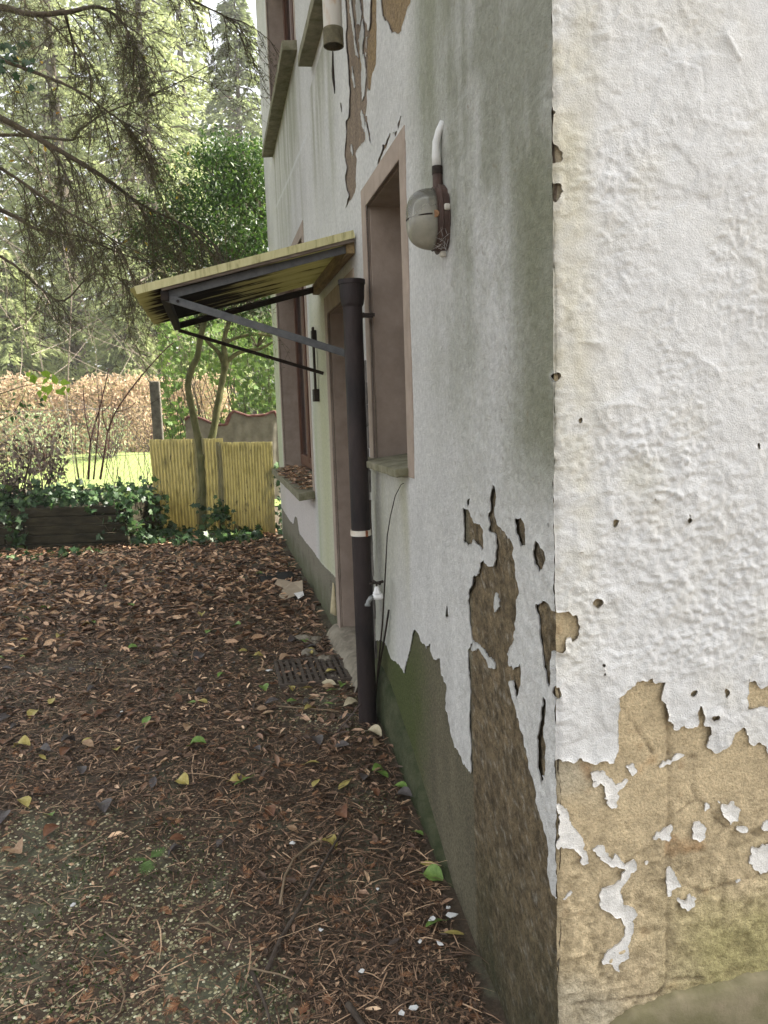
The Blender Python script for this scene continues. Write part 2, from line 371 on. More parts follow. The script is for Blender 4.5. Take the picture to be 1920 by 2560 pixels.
flakesL = [LW(Z3(p)) for p in ([(922, -100), (925, 30), (948, 180), (965, 380), (980, 475), (955, 440), (935, 250), (912, 100), (908, -100)], [(1000, 250), (985, 330), (1004, 480), (1010, 570), (1006, 760), (1016, 835), (1034, 770), (1046, 640), (1040, 500), (1020, 420), (1034, 250), (1022, 150)], [(960, 60), (975, 200), (995, 215), (1008, 120), (1000, 0), (1000, -100), (965, -100)], [(930, 560), (945, 640), (955, 720), (945, 700), (932, 640)], [(1005, 900), (1030, 980), (1035, 1090), (1018, 1040), (1003, 960)], [(925, 1180), (938, 1240), (935, 1290), (924, 1250)])] + [LW(Z6(p)) for p in ([(1060, 1170), (1110, 1200), (1160, 1260), (1215, 1330), (1215, 1365), (1180, 1350), (1140, 1290), (1100, 1225), (1050, 1225)], [(1220, 830), (1245, 890), (1240, 920), (1210, 975), (1200, 930), (1205, 880)])]
lowR = RW(Z7([(120, 690), (190, 690), (215, 695), (250, 700), (275, 690), (290, 655), (310, 690), (345, 705), (400, 700), (440, 690), (475, 700), (485, 650), (510, 600), (500, 520), (505, 400), (495, 320), (545, 275), (600, 250), (650, 225), (700, 220), (750, 240), (775, 240), (770, 330), (790, 360), (800, 450), (815, 470), (835, 520), (870, 510), (885, 480), (930, 490), (965, 490), (960, 420), (980, 370), (1000, 430), (1010, 480), (1045, 495), (1030, 560), (1005, 625), (1060, 625), (1075, 645), (1100, 630), (1140, 620), (1165, 590), (1180, 540), (1220, 500), (1230, 470), (1250, 530), (1280, 590), (1310, 600), (1330, 570), (1360, 600), (1390, 680), (1450, 600), (1520, 560), (1600, 640), (1700, 520), (1900, 600), (2300, 420)]))
lowR += [(9.0, lowR[-1][1]), (9.0, -0.6), (-0.3, -0.6)]
bareR = [lowR] + [RW(Z7(p)) for p in ([(1258, 200), (1262, 380), (1300, 400), (1330, 380), (1382, 395), (1440, 380), (1440, 230), (1382, 230), (1340, 270), (1300, 255)], [(925, 310), (945, 320), (970, 280), (950, 275)], [(1045, 440), (1060, 460), (1085, 450), (1085, 410)], [(415, 190), (437, 205), (442, 170), (424, 120)], [(1120, 330), (1135, 345), (1140, 290), (1125, 270)])]
bareR += [RW(Z5(p)) for p in ([(150, 1530), (225, 1540), (330, 1555), (345, 1600), (360, 1640), (345, 1700), (320, 1715), (300, 1680), (265, 1700), (260, 1800), (240, 1805), (150, 1700)], [(345, 1165), (388, 1162), (378, 1192), (352, 1192)], [(440, 1500), (470, 1470), (492, 1485), (465, 1512)], [(562, 985), (588, 980), (577, 1038), (560, 1020)], [(368, 362), (378, 365), (372, 408), (360, 390)], [(558, 1450), (583, 1445), (572, 1482)], [(1020, 940), (1045, 930), (1040, 985), (1018, 985)], [(1450, 520), (1465, 520), (1462, 545), (1448, 540)], [(810, 835), (826, 833), (822, 870), (808, 860)])]
bareR += [RW(Z4(p)) for p in ([(120, 890), (190, 890), (230, 920), (262, 940), (255, 980), (215, 1000), (120, 1010)], [(120, 1115), (190, 1115), (220, 1130), (250, 1170), (240, 1215), (225, 1275), (200, 1260), (120, 1230)], [(120, 670), (190, 670), (212, 695), (200, 730), (120, 730)])]
flakesR = [RW(Z7(p)) for p in (
    [(365, 765), (400, 755), (440, 765), (480, 800), (500, 840), (550, 795), (580, 800), (560, 840), (520, 880), (510, 970), (480, 975), (440, 960), (445, 900), (440, 850), (420, 820), (385, 835), (360, 790)],
    [(585, 725), (600, 715), (625, 755), (600, 775), (580, 750)], [(755, 730), (770, 685), (820, 685), (850, 650), (905, 655), (895, 680), (820, 710), (790, 725)],
    [(172, 950), (200, 975), (225, 955), (260, 1060), (290, 1100), (320, 1180), (330, 1260), (345, 1280), (315, 1285), (300, 1240), (270, 1210), (230, 1195), (180, 1185)],
    [(375, 1205), (400, 1180), (440, 1180), (450, 1230), (480, 1265), (500, 1240), (560, 1280), (600, 1265), (630, 1290), (615, 1325), (570, 1360), (535, 1400), (525, 1440), (545, 1525), (590, 1530), (625, 1570), (610, 1620), (605, 1690), (570, 1750), (580, 1800), (545, 1850), (510, 1910), (470, 1870), (435, 1860), (460, 1790), (540, 1740), (545, 1640), (530, 1600), (480, 1580), (430, 1550), (410, 1490), (420, 1430), (460, 1410), (500, 1420), (530, 1380), (545, 1320), (490, 1300), (430, 1290)],
    [(795, 1320), (810, 1305), (830, 1330), (820, 1370), (860, 1385), (890, 1415), (850, 1440), (825, 1440), (830, 1475), (800, 1475), (805, 1400)], [(865, 1490), (900, 1500), (915, 1465), (955, 1490), (950, 1520), (920, 1555), (880, 1535)],
    [(935, 1090), (950, 1050), (990, 1050), (1020, 1080), (1015, 1130), (985, 1160), (945, 1140)], [(715, 1150), (740, 1110), (790, 1080), (820, 1065), (815, 1130), (790, 1150), (760, 1140)],
    [(1090, 925), (1150, 945), (1180, 925), (1215, 980), (1215, 1040), (1160, 1060), (1120, 1020), (1105, 960)], [(1265, 1285), (1290, 1190), (1330, 1200), (1382, 1170), (1430, 1210), (1420, 1330), (1382, 1330), (1330, 1340)],
    [(1005, 945), (1030, 935), (1045, 965), (1020, 975)], [(1185, 1390), (1225, 1365), (1225, 1390), (1200, 1405)], [(1350, 1045), (1382, 1035), (1420, 1060), (1382, 1100), (1360, 1090)], [(640, 1270), (660, 1255), (690, 1270), (680, 1300), (650, 1290)], [(190, 1510), (215, 1470), (275, 1430), (235, 1480), (215, 1520)], [(1210, 1080), (1240, 1075), (1270, 1095), (1235, 1098)], [(225, 1640), (238, 1645), (235, 1680), (222, 1670)])]

# chips knocked off the house corner, on both faces
_cr = random.Random(21)
for _ in range(3):
    zc = 0.75 + 1.95 * _cr.random(); hc = 0.005 + 0.014 * _cr.random() ** 2
    for lst, wc in ((bareL, 0.004 + 0.012 * _cr.random()), (bareR, 0.003 + 0.009 * _cr.random())):
        lst.append([(-0.03, zc - hc), (wc * 0.4, zc - hc), (wc, zc - hc * 0.2), (wc * 0.7, zc + hc * 0.6), (wc * 0.2, zc + hc), (-0.03, zc + hc)])
# ---- openings of the left wall: (y0, y1, z0, z1)
WIN1 = (1.235, 1.85, 1.455, 2.53); DOOR = (2.28, 3.07, 0.30, 2.24); WIN2 = (4.13, 6.45, 1.09, 2.90); WIN3 = (4.02, 6.0, 4.06, 5.4)
OPEN = [WIN1, DOOR, WIN2, WIN3]
HWALL = HH

def corner(u, z, edge=0.0):
    # uneven, slightly rounded house corner: offset along each wall and loss of relief close to the edge
    f = np.clip(1 - np.abs(u) / 0.03, 0, 1) ** 2
    wob = 0.008 * fbm(z, z * 0 + 2.0, 0.16, 4, 3) + 0.0045 * fbm(z, z * 0 + 7.0, 0.022, 3, 5)
    return f * wob - 0.0045 * np.clip(1 - np.abs(u) / 0.012, 0, 1) ** 2
# ---- left wall: rough stone and cement substrate, then the paint sheet
def graded(a, b_, d0, k):
    out = [a]
    while out[-1] < b_: out.append(out[-1] + d0 + k * (out[-1] - a))
    out[-1] = b_; return np.array(out)
M_subL = mat_col('bare_stone_and_cement', 90, 0.6, 0.92, 1.0, 130, 0.012)
M_subR = mat_col('bare_sandstone_render', 120, 0.36, 0.92, 1.0, 170, 0.008)
M_paintL = mat_col('weathered_paint_side', 60, 0.25, 0.75, 0.9, 170, 0.007)
M_paintR = mat_col('weathered_paint_front', 70, 0.14, 0.75, 0.9, 260, 0.004)
def mixcol(c, target, w): return c * (1 - w[:, None]) + np.array(target) * w[:, None]
STONE_Y = 0.565
def left_sub():
    gu = graded(0.003, HL, 0.008, 0.006); gv = axis_grid([(-0.3, 1.6, 0.011), (1.6, 3.4, 0.02), (3.4, HWALL, 0.06)])
    U, W = np.meshgrid(gu, gv, indexing='ij'); P = np.stack([U.ravel(), W.ravel()], 1); u, w = P[:, 0], P[:, 1]
    S = np.full(len(P), 0.3)
    for o in OPEN: S = np.minimum(S, -rect_sdf(P, *o))
    edge = STONE_Y + fbm(w, w * 0, 0.25, 2) * 0.008
    stone = 1 - sst(0, 0.012, u - edge)
    Sb = np.full(len(P), 0.09)
    for q in bareL: Sb = np.minimum(Sb, -poly_sdf(P, q))
    H = -0.0005 - 0.007 * sst(0.0, 0.012, Sb) + stone * (fbm(u, w, 0.05, 3) * 0.002 + fbm(u, w, 0.02, 2, 3) * 0.0035 - 0.001) + (1 - stone) * fbm(u, w, 0.3, 3) * 0.0015
    # cracks of the cement plinth left of the door
    pxs, pys = proj(np.stack([u * 0, u, w], 1))
    for ln in ([(745, 1300), (747, 1345), (746, 1400), (748, 1425)], [(824, 1430), (828, 1500), (832, 1580)], [(843, 1460), (845, 1520), (850, 1570)]):
        H = H - 0.015 * np.exp(-(line_dist(P, LW(ln)) / 0.012) ** 2)
    cf = sst(0.0, 0.03, u); H = H * cf - 0.003 * (1 - cf)
    up = w > 1.75
    H = np.where(up, -0.003 + fbm(u, w, 0.04, 2) * 0.002, H)
    n = fbm(u, w, 0.10, 4, 2); n2 = fbm(u, w, 0.02, 3, 8)
    cs = np.array([0.20, 0.152, 0.09]) * (1 + 0.75 * n2[:, None]) * (1 + 0.22 * n[:, None])
    cs = mixcol(cs, (0.46, 0.42, 0.34), np.clip(fbm(u, w, 0.012, 2, 88) - 0.3, 0, 1) * 1.6); cs = mixcol(cs, (0.05, 0.04, 0.026), np.clip(-fbm(u, w, 0.016, 2, 68) - 0.3, 0, 1) * 1.6)
    cs = mixcol(cs, (0.045, 0.05, 0.022), np.clip(0.8 * sst(0.7, 0.05, w) * (0.7 + 0.6 * n), 0, 0.9))
    cc = np.array([0.185, 0.165, 0.11]) * (1 + 0.22 * n[:, None] + 0.14 * n2[:, None] + 0.15 * fbm(u, w * 0.15, 0.06, 3, 14)[:, None])
    cc = mixcol(cc, (0.085, 0.11, 0.03), 0.9 * sst(0.9, 1.35, u + 0.15 * n) * sst(2.4, 1.5, u) * sst(1.2, 0.6, w))
    cc = mixcol(cc, (0.27, 0.25, 0.19), sst(2.5, 3.2, u))
    cc = mixcol(cc, (0.10, 0.12, 0.05), 0.7 * sst(2.5, 3.2, u) * sst(0.55, 0.3, w + 0.1 * n))
    cc = mixcol(cc, (0.13, 0.11, 0.075), 0.55 * sst(2.5, 3.0, u) * np.clip(fbm(u, w, 0.09, 3, 31) * 2 - 0.4, 0, 1))
    c = cs * stone[:, None] + cc * (1 - stone[:, None])
    inu = sst(-0.004, 0.004, poly_sdf(P, undercoat)); ino = np.zeros(len(P))
    for o in ochre: ino = np.maximum(ino, sst(-0.004, 0.004, poly_sdf(P, o)))
    st = fbm(u, w * 0.1, 0.02, 3, 4)
    c = np.where(up[:, None], np.array([0.30, 0.23, 0.17]) * (1 + 0.25 * st[:, None]), c)
    c = mixcol(c, np.array([0.36, 0.25, 0.12]), ino * (0.7 + 0.3 * n2))
    me = contour_sheet('bare_wall', gu, gv, S, H, lambda a, b_, h: np.stack([-(h + corner(a - 0.003, b_) * 1.2), a, b_], 1), np.clip(c, 0.01, 1))
    return link('bare_wall', me, M_subL, house)
left_sub()
def ragged(S, u, w, amp=1.0):
    k = np.exp(-(S / 0.05) ** 2)
    return S + k * amp * (0.007 * fbm(u, w, 0.035, 3, 1) + 0.0065 * fbm(u, w, 0.011, 2, 6))
def curl(S, u, w, a=0.006, wd=0.012): return a * np.exp(-np.clip(S, 0, 1) / wd) * np.clip(0.35 + fbm(u, w, 0.04, 2, 12), 0.0, 1.3)
def left_paint():
    gu = graded(-0.0035, HL, 0.0045, 0.0052); gv = axis_grid([(0.0, 2.7, 0.007), (2.7, 3.8, 0.012), (3.8, HWALL, 0.05)])
    U, W = np.meshgrid(gu, gv, indexing='ij'); P = np.stack([U.ravel(), W.ravel()], 1); u, w = P[:, 0], P[:, 1]
    S = np.full(len(P), 0.09)
    for q in bareL: S = np.minimum(S, -poly_sdf(P, q))
    S = ragged(S, u, w); Sp = S.copy()
    for o in OPEN: S = np.minimum(S, -rect_sdf(P, *o))
    px, py = proj(np.stack([u * 0, u, w], 1))
    near = sst(1.3, 0.35, u)
    rgh = np.clip(0.3 + near + 0.5 * fbm(u, w, 0.3, 2, 41), 0.1, 1.3)
    H = 0.0025 + rgh * (fbm(u, w, 0.015, 2, 5) * 0.0024) + fbm(u, w, 0.25, 3, 9) * 0.0035 + curl(Sp, u, w, 0.0028, 0.008)
    for sc_, of_, am_ in ((0.18, 201, 0.0012), (0.09, 231, 0.0009)): H = H + am_ * sst(-0.015, 0.015, fbm(u, w, sc_, 4, of_) - 0.1) * np.clip(near + 0.3, 0, 1)
    H = H + near * sst(1.8, 1.2, w) * 0.004 * np.abs(fbm(u * 1.5 + 0.4 * w, w, 0.16, 3, 15))
    H = H + 0.003 * np.exp(-(line_dist(P, LW(Z6([(500, 500), (505, 620), (508, 780)]))) / 0.008) ** 2)
    # stains: soot-grey and algae in streaks
    st = fbm(u, w * 0.12, 0.09, 4, 7); n = fbm(u, w, 0.28, 5, 21); fine = fbm(u, w, 0.03, 3, 2)
    c = np.tile(np.array([0.62, 0.615, 0.595]), (len(P), 1)) * (1 + 0.09 * st[:, None] + 0.10 * n[:, None] + 0.07 * fine[:, None])
    g = sst(1035, 1120, px + 30 * n) * sst(1500, 650, py + 160 * n)
    c = mixcol(c, (0.29, 0.295, 0.24), np.clip(g * (0.74 + 1.1 * n + 0.6 * st), 0, 0.97))
    g2 = sst(1230, 1350, px + 30 * st) * sst(200, 500, py) * sst(1350, 1050, py)
    c = mixcol(c, (0.22, 0.225, 0.155), np.clip(g2 * (0.8 + 0.6 * n), 0, 0.9))
    g3 = np.exp(-((px - 1075 - 20 * n) / 45) ** 2) * sst(700, 200, py)
    c = mixcol(c, (0.24, 0.25, 0.17), np.clip(g3 * (0.8 + 0.6 * st), 0, 0.85))
    ba = np.exp(-((u - 3.42) / 0.26) ** 2) * sst(2.6, 1.7, w + 0.3 * st) + 0.6 * np.exp(-((u - 3.85) / 0.12) ** 2) * sst(2.9, 2.2, w)
    c = mixcol(c, (0.33, 0.40, 0.13), np.clip(ba * (0.75 + 0.6 * st + 0.3 * n), 0, 0.8))
    c = mixcol(c, (0.56, 0.56, 0.40), 0.75 * sst(3.9, 3.6, u) * sst(3.0, 3.2, u) * sst(2.6, 2.3, w))
    c = mixcol(c, (0.47, 0.53, 0.30), np.clip(0.85 * sst(6.4, 6.75, u) * sst(3.6, 2.5, w) * (0.8 + 0.4 * st), 0, 1))
    c = mixcol(c, (0.62, 0.57, 0.54), 0.8 * sst(3.95, 4.2, u) * sst(1.15, 1.05, w))
    c = mixcol(c, (0.40, 0.39, 0.26), np.clip(sst(1.22, 1.3, u) * sst(2.1, 1.85, u) * sst(1.48, 1.40, w) * sst(0.7, 1.35, w) * (0.55 + 0.5 * st), 0, 0.8))
    c = mixcol(c, (0.36, 0.38, 0.24), np.clip(sst(1.45, 1.75, u) * sst(2.2, 2.0, u) * sst(1.5, 0.8, w) * (0.5 + 0.5 * st), 0, 0.7))
    # drip streaks under the upper sills
    for (a, b_, zt, L) in ((3.9, 6.1, 4.0, 1.6), (2.5, 3.4, 3.6, 1.2)):
        c = mixcol(c, (0.33, 0.33, 0.25), np.clip(sst(a - 0.1, a + 0.1, u) * sst(b_ + 0.1, b_ - 0.1, u) * sst(zt - L, zt, w) * (w < zt) * (0.4 + 1.3 * st), 0, 0.8))
    sp = fbm(u, w, 0.006, 1, 44)
    c = mixcol(c, (0.22, 0.17, 0.11), np.clip((sp - 0.88) * 7, 0, 0.9) * near)
    d = np.exp(-np.clip(Sp, 0, 1) / 0.004); c = mixcol(c, (0.66, 0.66, 0.64), 0.5 * d)
    for ln in ([(769, 335), (730, 430), (690, 520)],):
        c = mixcol(c, (0.68, 0.69, 0.69), 0.8 * np.exp(-(line_dist(P, LW(ln)) / 0.012) ** 2))
    me = contour_sheet('paint_layer', gu, gv, S, H, lambda a, b_, h: np.stack([-(h + corner(a, b_)), a, b_], 1), np.clip(c, 0.01, 1))
    o = link('paint_layer', me, M_paintL, house); tag(o, 'greyish white peeling paint with green algae on the side wall'); return o
left_paint()
def flakes(polys, mapper, mat, colr, place, lift=0.004):
    for q in polys:
        q = np.array(q); lo = q.min(0) - 0.02; hi = q.max(0) + 0.02
        st = max(0.002, (hi - lo).max() / 110)
        gu = np.arange(lo[0], hi[0], st); gv = np.arange(lo[1], hi[1], st)
        U, W = np.meshgrid(gu, gv, indexing='ij'); P = np.stack([U.ravel(), W.ravel()], 1); u, w = P[:, 0], P[:, 1]
        S = ragged(poly_sdf(P, q), u, w, 1.05)
        H = lift + fbm(u, w, 0.018, 2, 3) * 0.0016 + curl(S, u, w, 0.0035, 0.008)
        c = np.tile(np.array(colr), (len(P), 1)) * (1 + 0.08 * fbm(u, w, 0.03, 3)[:, None])
        if (S > 0).sum() < 4: continue
        me = contour_sheet('paint_flake', gu, gv, S, H, place, np.clip(c, 0, 1), thick=0.003)
        if len(me.polygons): link('paint_flake', me, mat, house)
flakes(flakesL, None, M_paintL, (0.56, 0.56, 0.54), lambda a, b_, h: np.stack([-h, a, b_], 1), lift=0.001)

# ---- front (right hand) wall
ridgesR = [RW(Z5(p)) for p in ([(750, 965), (722, 880), (720, 825), (790, 805), (860, 795), (940, 810), (970, 840), (1080, 800)], [(530, 280), (650, 265), (760, 295), (825, 350)], [(580, 1365), (700, 1345), (800, 1362), (900, 1358), (1140, 1318)], [(1300, 1255), (1400, 1240), (1524, 1245)], [(1390, 400), (1430, 450), (1524, 430)], [(1270, 690), (1370, 605), (1430, 610)], [(1110, 0), (1190, 50), (1235, 140), (1230, 220)], [(1010, 560), (1020, 700)], [(430, 830), (570, 850)])] + \
    [RW(Z4(p)) for p in ([(640, 185), (700, 200), (740, 215), (800, 190), (850, 182), (890, 245)], [(1250, 230), (1290, 300), (1330, 370)], [(520, 1300), (580, 1320), (650, 1310)], [(600, 980), (630, 1050)], [(350, 2100), (480, 2110)])]
def front_sub():
    gu = axis_grid([(0.003, 0.75, 0.0045), (0.75, 1.6, 0.03), (1.6, HW, 0.2)]); gv = axis_grid([(-0.3, 0.1, 0.04), (0.1, 1.25, 0.0045), (1.25, 2.2, 0.02), (2.2, HWALL, 0.1)])
    U, W = np.meshgrid(gu, gv, indexing='ij'); P = np.stack([U.ravel(), W.ravel()], 1); u, w = P[:, 0], P[:, 1]
    n = fbm(u, w, 0.12, 4, 2); n2 = fbm(u, w, 0.022, 3, 8); n3 = fbm(u, w, 0.011, 2, 14)
    lowr = sst(0.75, 0.55, w + 0.08 * n)
    Sb = np.full(len(P), 0.09)
    for q in bareR: Sb = np.minimum(Sb, -poly_sdf(P, q))
    H = -0.0015 - 0.005 * sst(0.0, 0.012, Sb) + n * 0.0025 + n2 * (0.002 + 0.003 * lowr) + n3 * (0.0013 + 0.0017 * lowr)
    J = line_dist(P, RW(Z7([(815, 250), (812, 600), (816, 900), (818, 1040), (812, 1300), (806, 1700), (800, 1950)]))) + 0.006 * fbm(u, w, 0.04, 3, 77)
    H = H - 0.0045 * np.exp(-(J / 0.006) ** 2)
    crk = np.zeros(len(P))
    for p in ([(820, 660), (965, 680), (960, 780), (945, 850), (970, 920), (860, 1000)], [(970, 920), (1040, 960), (1080, 1030), (1140, 1080), (1382, 1140), (1500, 1150)], [(880, 1400), (1000, 1450), (1100, 1430), (1382, 1340), (1500, 1300)], [(600, 460), (650, 550), (720, 650)], [(180, 2125), (330, 2100), (500, 2085), (760, 2045), (800, 1960), (1000, 1950)], [(505, 330), (560, 420), (600, 470)]):
        crk = np.maximum(crk, np.exp(-((line_dist(P, RW(Z7(p))) + 0.005 * fbm(u, w, 0.025, 3, 55)) / 0.0038) ** 2) * np.clip(0.7 + fbm(u, w, 0.06, 2, 29), 0.1, 1.2))
    H = H - 0.0045 * crk
    cf = sst(0.0, 0.03, u); H = H * cf - 0.003 * (1 - cf)
    c = np.tile(np.array([0.60, 0.48, 0.30]), (len(P), 1)) * (1 + 0.16 * n[:, None] + 0.16 * n2[:, None])
    c = mixcol(c, (0.54, 0.47, 0.34), sst(0.1, 0.6, fbm(u, w, 0.3, 3, 33)) * 0.9)
    c = mixcol(c, (0.42, 0.20, 0.07), np.clip(fbm(u, w, 0.07, 3, 52) - 0.42, 0, 1) * 1.6)
    c = mixcol(c, (0.38, 0.35, 0.14), np.clip(sst(0.62, 0.42, w + 0.12 * n) * sst(0.15, 0.45, u + 0.1 * n) * 0.75, 0, 1))
    c = mixcol(c, (0.20, 0.155, 0.08), 0.6 * lowr * np.clip(-n2 + 0.1, 0, 1))
    c = mixcol(c, (0.14, 0.10, 0.06), 0.55 * crk + 0.25 * np.exp(-(J / 0.006) ** 2))
    me = contour_sheet('bare_wall', gu, gv, np.full(len(P), 0.1), H, lambda a, b_, h: np.stack([a, -(h + corner(a - 0.003, b_ + 40.0) * 1.2), b_], 1), np.clip(c, 0.01, 1))
    me.flip_normals(); return link('bare_wall', me, M_subR, house)
front_sub()
def front_paint():
    gu = axis_grid([(-0.0035, 0.68, 0.0036), (0.68, 1.5, 0.02), (1.5, HW, 0.2)]); gv = axis_grid([(0.55, 2.75, 0.0036), (2.75, 3.2, 0.02), (3.2, HWALL, 0.1)])
    U, W = np.meshgrid(gu, gv, indexing='ij'); P = np.stack([U.ravel(), W.ravel()], 1); u, w = P[:, 0], P[:, 1]
    S = np.full(len(P), 0.09)
    for q in bareR: S = np.minimum(S, -poly_sdf(P, q))
    S = ragged(S, u, w)
    k = np.clip(0.75 + 1.5 * fbm(u, w, 0.14, 4, 61) + 0.5 * fbm(u, w, 0.5, 2, 66) + 0.8 * np.exp(-((u - 0.33) / 0.2) ** 2 - ((w - 1.38) / 0.22) ** 2), 0.15, 2.3)
    lump = fbm(u, w * 1.15, 0.0125, 2, 5); grain = fbm(u, w * 1.2, 0.0075, 1, 71)
    H = 0.004 + k * (np.where(lump > 0, lump * 1.5, lump) * 0.0023 + grain * 0.0010) + fbm(u, w, 0.14, 3, 9) * 0.0034 + curl(S, u, w, 0.006, 0.010)
    H = H + 0.0045 * np.clip(fbm(u, w, 0.055, 2, 26) - 0.2, 0, 1)
    for sc_, of_, am_ in ((0.16, 101, 0.0017), (0.09, 131, 0.0012), (0.30, 151, 0.0018)):   # edges of older paint layers under the top coat
        H = H + am_ * sst(-0.012, 0.012, fbm(u, w, sc_, 4, of_) - 0.12)
    for r in ridgesR: 
        d = line_dist(P, r) + 0.004 * fbm(u, w, 0.03, 3, 19); H = H + (0.0030 * np.exp(-(d / 0.0035) ** 2) + 0.0024 * np.exp(-(d / 0.02) ** 2)) * np.clip(0.6 + 1.2 * fbm(u, w, 0.08, 2, 37), 0, 1.4)
    for ln in (RW(Z5([(572, 850), (565, 1050), (570, 1200), (578, 1350)])), RW(Z5([(920, 1770), (910, 1900), (912, 2150)]))):
        H = H - 0.0012 * np.exp(-((line_dist(P, ln) + 0.003 * fbm(u, w, 0.03, 3, 19)) / 0.005) ** 2)
    n = fbm(u, w, 0.2, 4, 2); n2 = fbm(u, w, 0.03, 3, 8)
    c = np.tile(np.array([0.655, 0.652, 0.64]), (len(P), 1)) * (1 + 0.04 * n[:, None] + 0.03 * n2[:, None])
    strip = sst(0.12, 0.045, u + 0.035 * n + 0.012 * n2) * sst(1.05, 1.45, w + 0.1 * n)
    c = mixcol(c, (0.56, 0.52, 0.38), np.clip(strip * (0.5 + 0.7 * n + 0.3 * n2), 0, 0.8))
    c = mixcol(c, (0.62, 0.59, 0.46), np.clip(sst(0.2, 0.9, fbm(u, w, 0.22, 3, 83)) * 0.5 * sst(0.4, 0.1, u) * sst(2.0, 1.7, w) * sst(1.1, 1.4, w), 0, 1))
    c = mixcol(c, (0.60, 0.56, 0.45), np.clip(0.4 * fbm(u, w, 0.1, 3, 91), 0, 1))
    d = np.exp(-np.clip(S, 0, 1) / 0.003); c = mixcol(c, (0.70, 0.66, 0.58), 0.35 * d)
    me = contour_sheet('paint_layer', gu, gv, S, H, lambda a, b_, h: np.stack([a, -(h + corner(a, b_ + 40.0)), b_], 1), np.clip(c, 0.01, 1))
    me.flip_normals(); o = link('paint_layer', me, M_paintR, house); tag(o, 'bright white lumpy peeling paint on the front wall'); return o
front_paint()
flakes(flakesR, None, M_paintR, (0.74, 0.72, 0.68), lambda a, b_, h: np.stack([a, -h, b_], 1), lift=0.0015)
# far and back walls, gable core, roof
M_wallplain = mat_noise('weathered_paint_plain', (0.52, 0.52, 0.49), (0.62, 0.62, 0.6), 6, 0.85, 0.3, 0.003)
m = MB(); m.box(0.0, HW, HL - 0.004, HL + 0.02, -0.3, HH); m.build('far_wall', M_wallplain, house)
m = MB(); m.box(HW - 0.3, HW, 0.02, HL - 0.006, -0.3, HH); m.build('back_wall', M_wallplain, house)
M_dark = mat_noise('dark_interior', (0.02, 0.017, 0.014), (0.035, 0.03, 0.026), 4, 0.95, 0)
m = MB(); m.box(0.46, HW - 0.31, 0.03, HL - 0.01, -0.3, HH - 0.05); m.build('interior_core', M_dark, house)
m = MB(); m.box(0.02, 0.455, 0.03, 1.19, -0.3, HH); m.box(0.02, 0.455, 1.90, 2.22, -0.3, HH); m.box(0.02, 0.455, 3.13, 3.98, -0.3, HH); m.box(0.02, 0.455, 6.55, HL - 0.02, -0.3, HH); m.build('wall_core', M_dark, house)
M_roof = mat_noise('roof_tile', (0.10, 0.05, 0.035), (0.2, 0.09, 0.06), 8, 0.8, 0.5, 0.01)
m = MB()
rx = HW / 2
for sgn, x0 in ((-1, -0.35), (1, HW + 0.35)):
    for t in np.linspace(0, 1, 15)[:-1]:
        a = np.array([x0 + (rx - x0) * t, HH - 0.2 + 3.4 * t]); b_ = np.array([x0 + (rx - x0) * (t + 0.078), HH - 0.2 + 3.4 * (t + 0.078)])
        m.bar((a[0], -0.3, a[1] + 0.03), (b_[0], -0.3, b_[1]), 0.03, 0.03) if False else m.poly([(a[0], -0.3, a[1] + 0.03), (a[0], HL + 0.3, a[1] + 0.03), (b_[0], HL + 0.3, b_[1]), (b_[0], -0.3, b_[1])])
m.build('roof', M_roof, house)
for yg in (0.01, HL): MB().poly([(0, yg, HH - 0.01), (HW, yg, HH - 0.01), (rx, yg, HH + 3.0)]).build('gable', M_wallplain, house)
m = MB(); m.box(-0.34, HW + 0.34, -0.28, HL + 0.28, HH - 0.19, HH - 0.15); m.build('eaves_board', mat_noise('eaves_wood', (0.08, 0.05, 0.03), (0.13, 0.08, 0.05), 12, 0.8), house)
# concrete footing along the front wall, cement haunch along the side wall
M_conc = mat_noise('mossy_concrete', (0.13, 0.12, 0.055), (0.25, 0.21, 0.135), 7, 0.9, 0.7, 0.004, c3=(0.31, 0.27, 0.19))
M_haunch = mat_noise('green_cement', (0.03, 0.042, 0.014), (0.085, 0.09, 0.048), 11, 0.9, 1.0, 0.014, c3=(0.2, 0.18, 0.12))
top = RW(Z7([(440, 2260), (480, 2212), (590, 2125), (700, 2085), (760, 2055), (1000, 2002), (1200, 1950), (1390, 1905)])) + [(1.2, 0.34), (HW, 0.33)]
NY = 12; V = []; F = []
xs = np.concatenate([np.linspace(top[0][0], 0.7, 130), np.linspace(0.75, HW, 20)]); tz = np.interp(xs, [t[0] for t in top], [t[1] for t in top]) + fbm(xs, xs * 0, 0.05, 3) * 0.006
prof = [(0.012, 0.004), (-0.010, 0.0), (-0.018, -0.012), (-0.019, -0.05), (-0.02, -0.1), (-0.02, -0.2), (-0.022, -0.8)]
for i, x in enumerate(xs):
    for k, (yy, dz) in enumerate(prof): V.append((x, yy - 0.002 * fbm(np.array([x]), np.array([dz]), 0.03, 2)[0], tz[i] + dz))
n_ = len(prof); F = [(i * n_ + k, i * n_ + k + 1, (i + 1) * n_ + k + 1, (i + 1) * n_ + k) for i in range(len(xs) - 1) for k in range(n_ - 1)]
link('footing', raw_mesh('footing', V, quads=np.array(F), smooth=True), M_conc, house)
ys = np.linspace(0.56, 2.2, 110); V = []
tz = np.interp(ys, [0.56, 0.72, 1.0, 1.35, 1.70, 2.2], [-0.05, 0.07, 0.22, 0.38, 0.50, 0.56]) + fbm(ys, ys * 0 + 3, 0.12, 3) * 0.012
prof = [(0.004, 0.002), (-0.012, -0.004), (-0.022, -0.03), (-0.03, -0.12), (-0.034, -0.3), (-0.038, -0.7)]
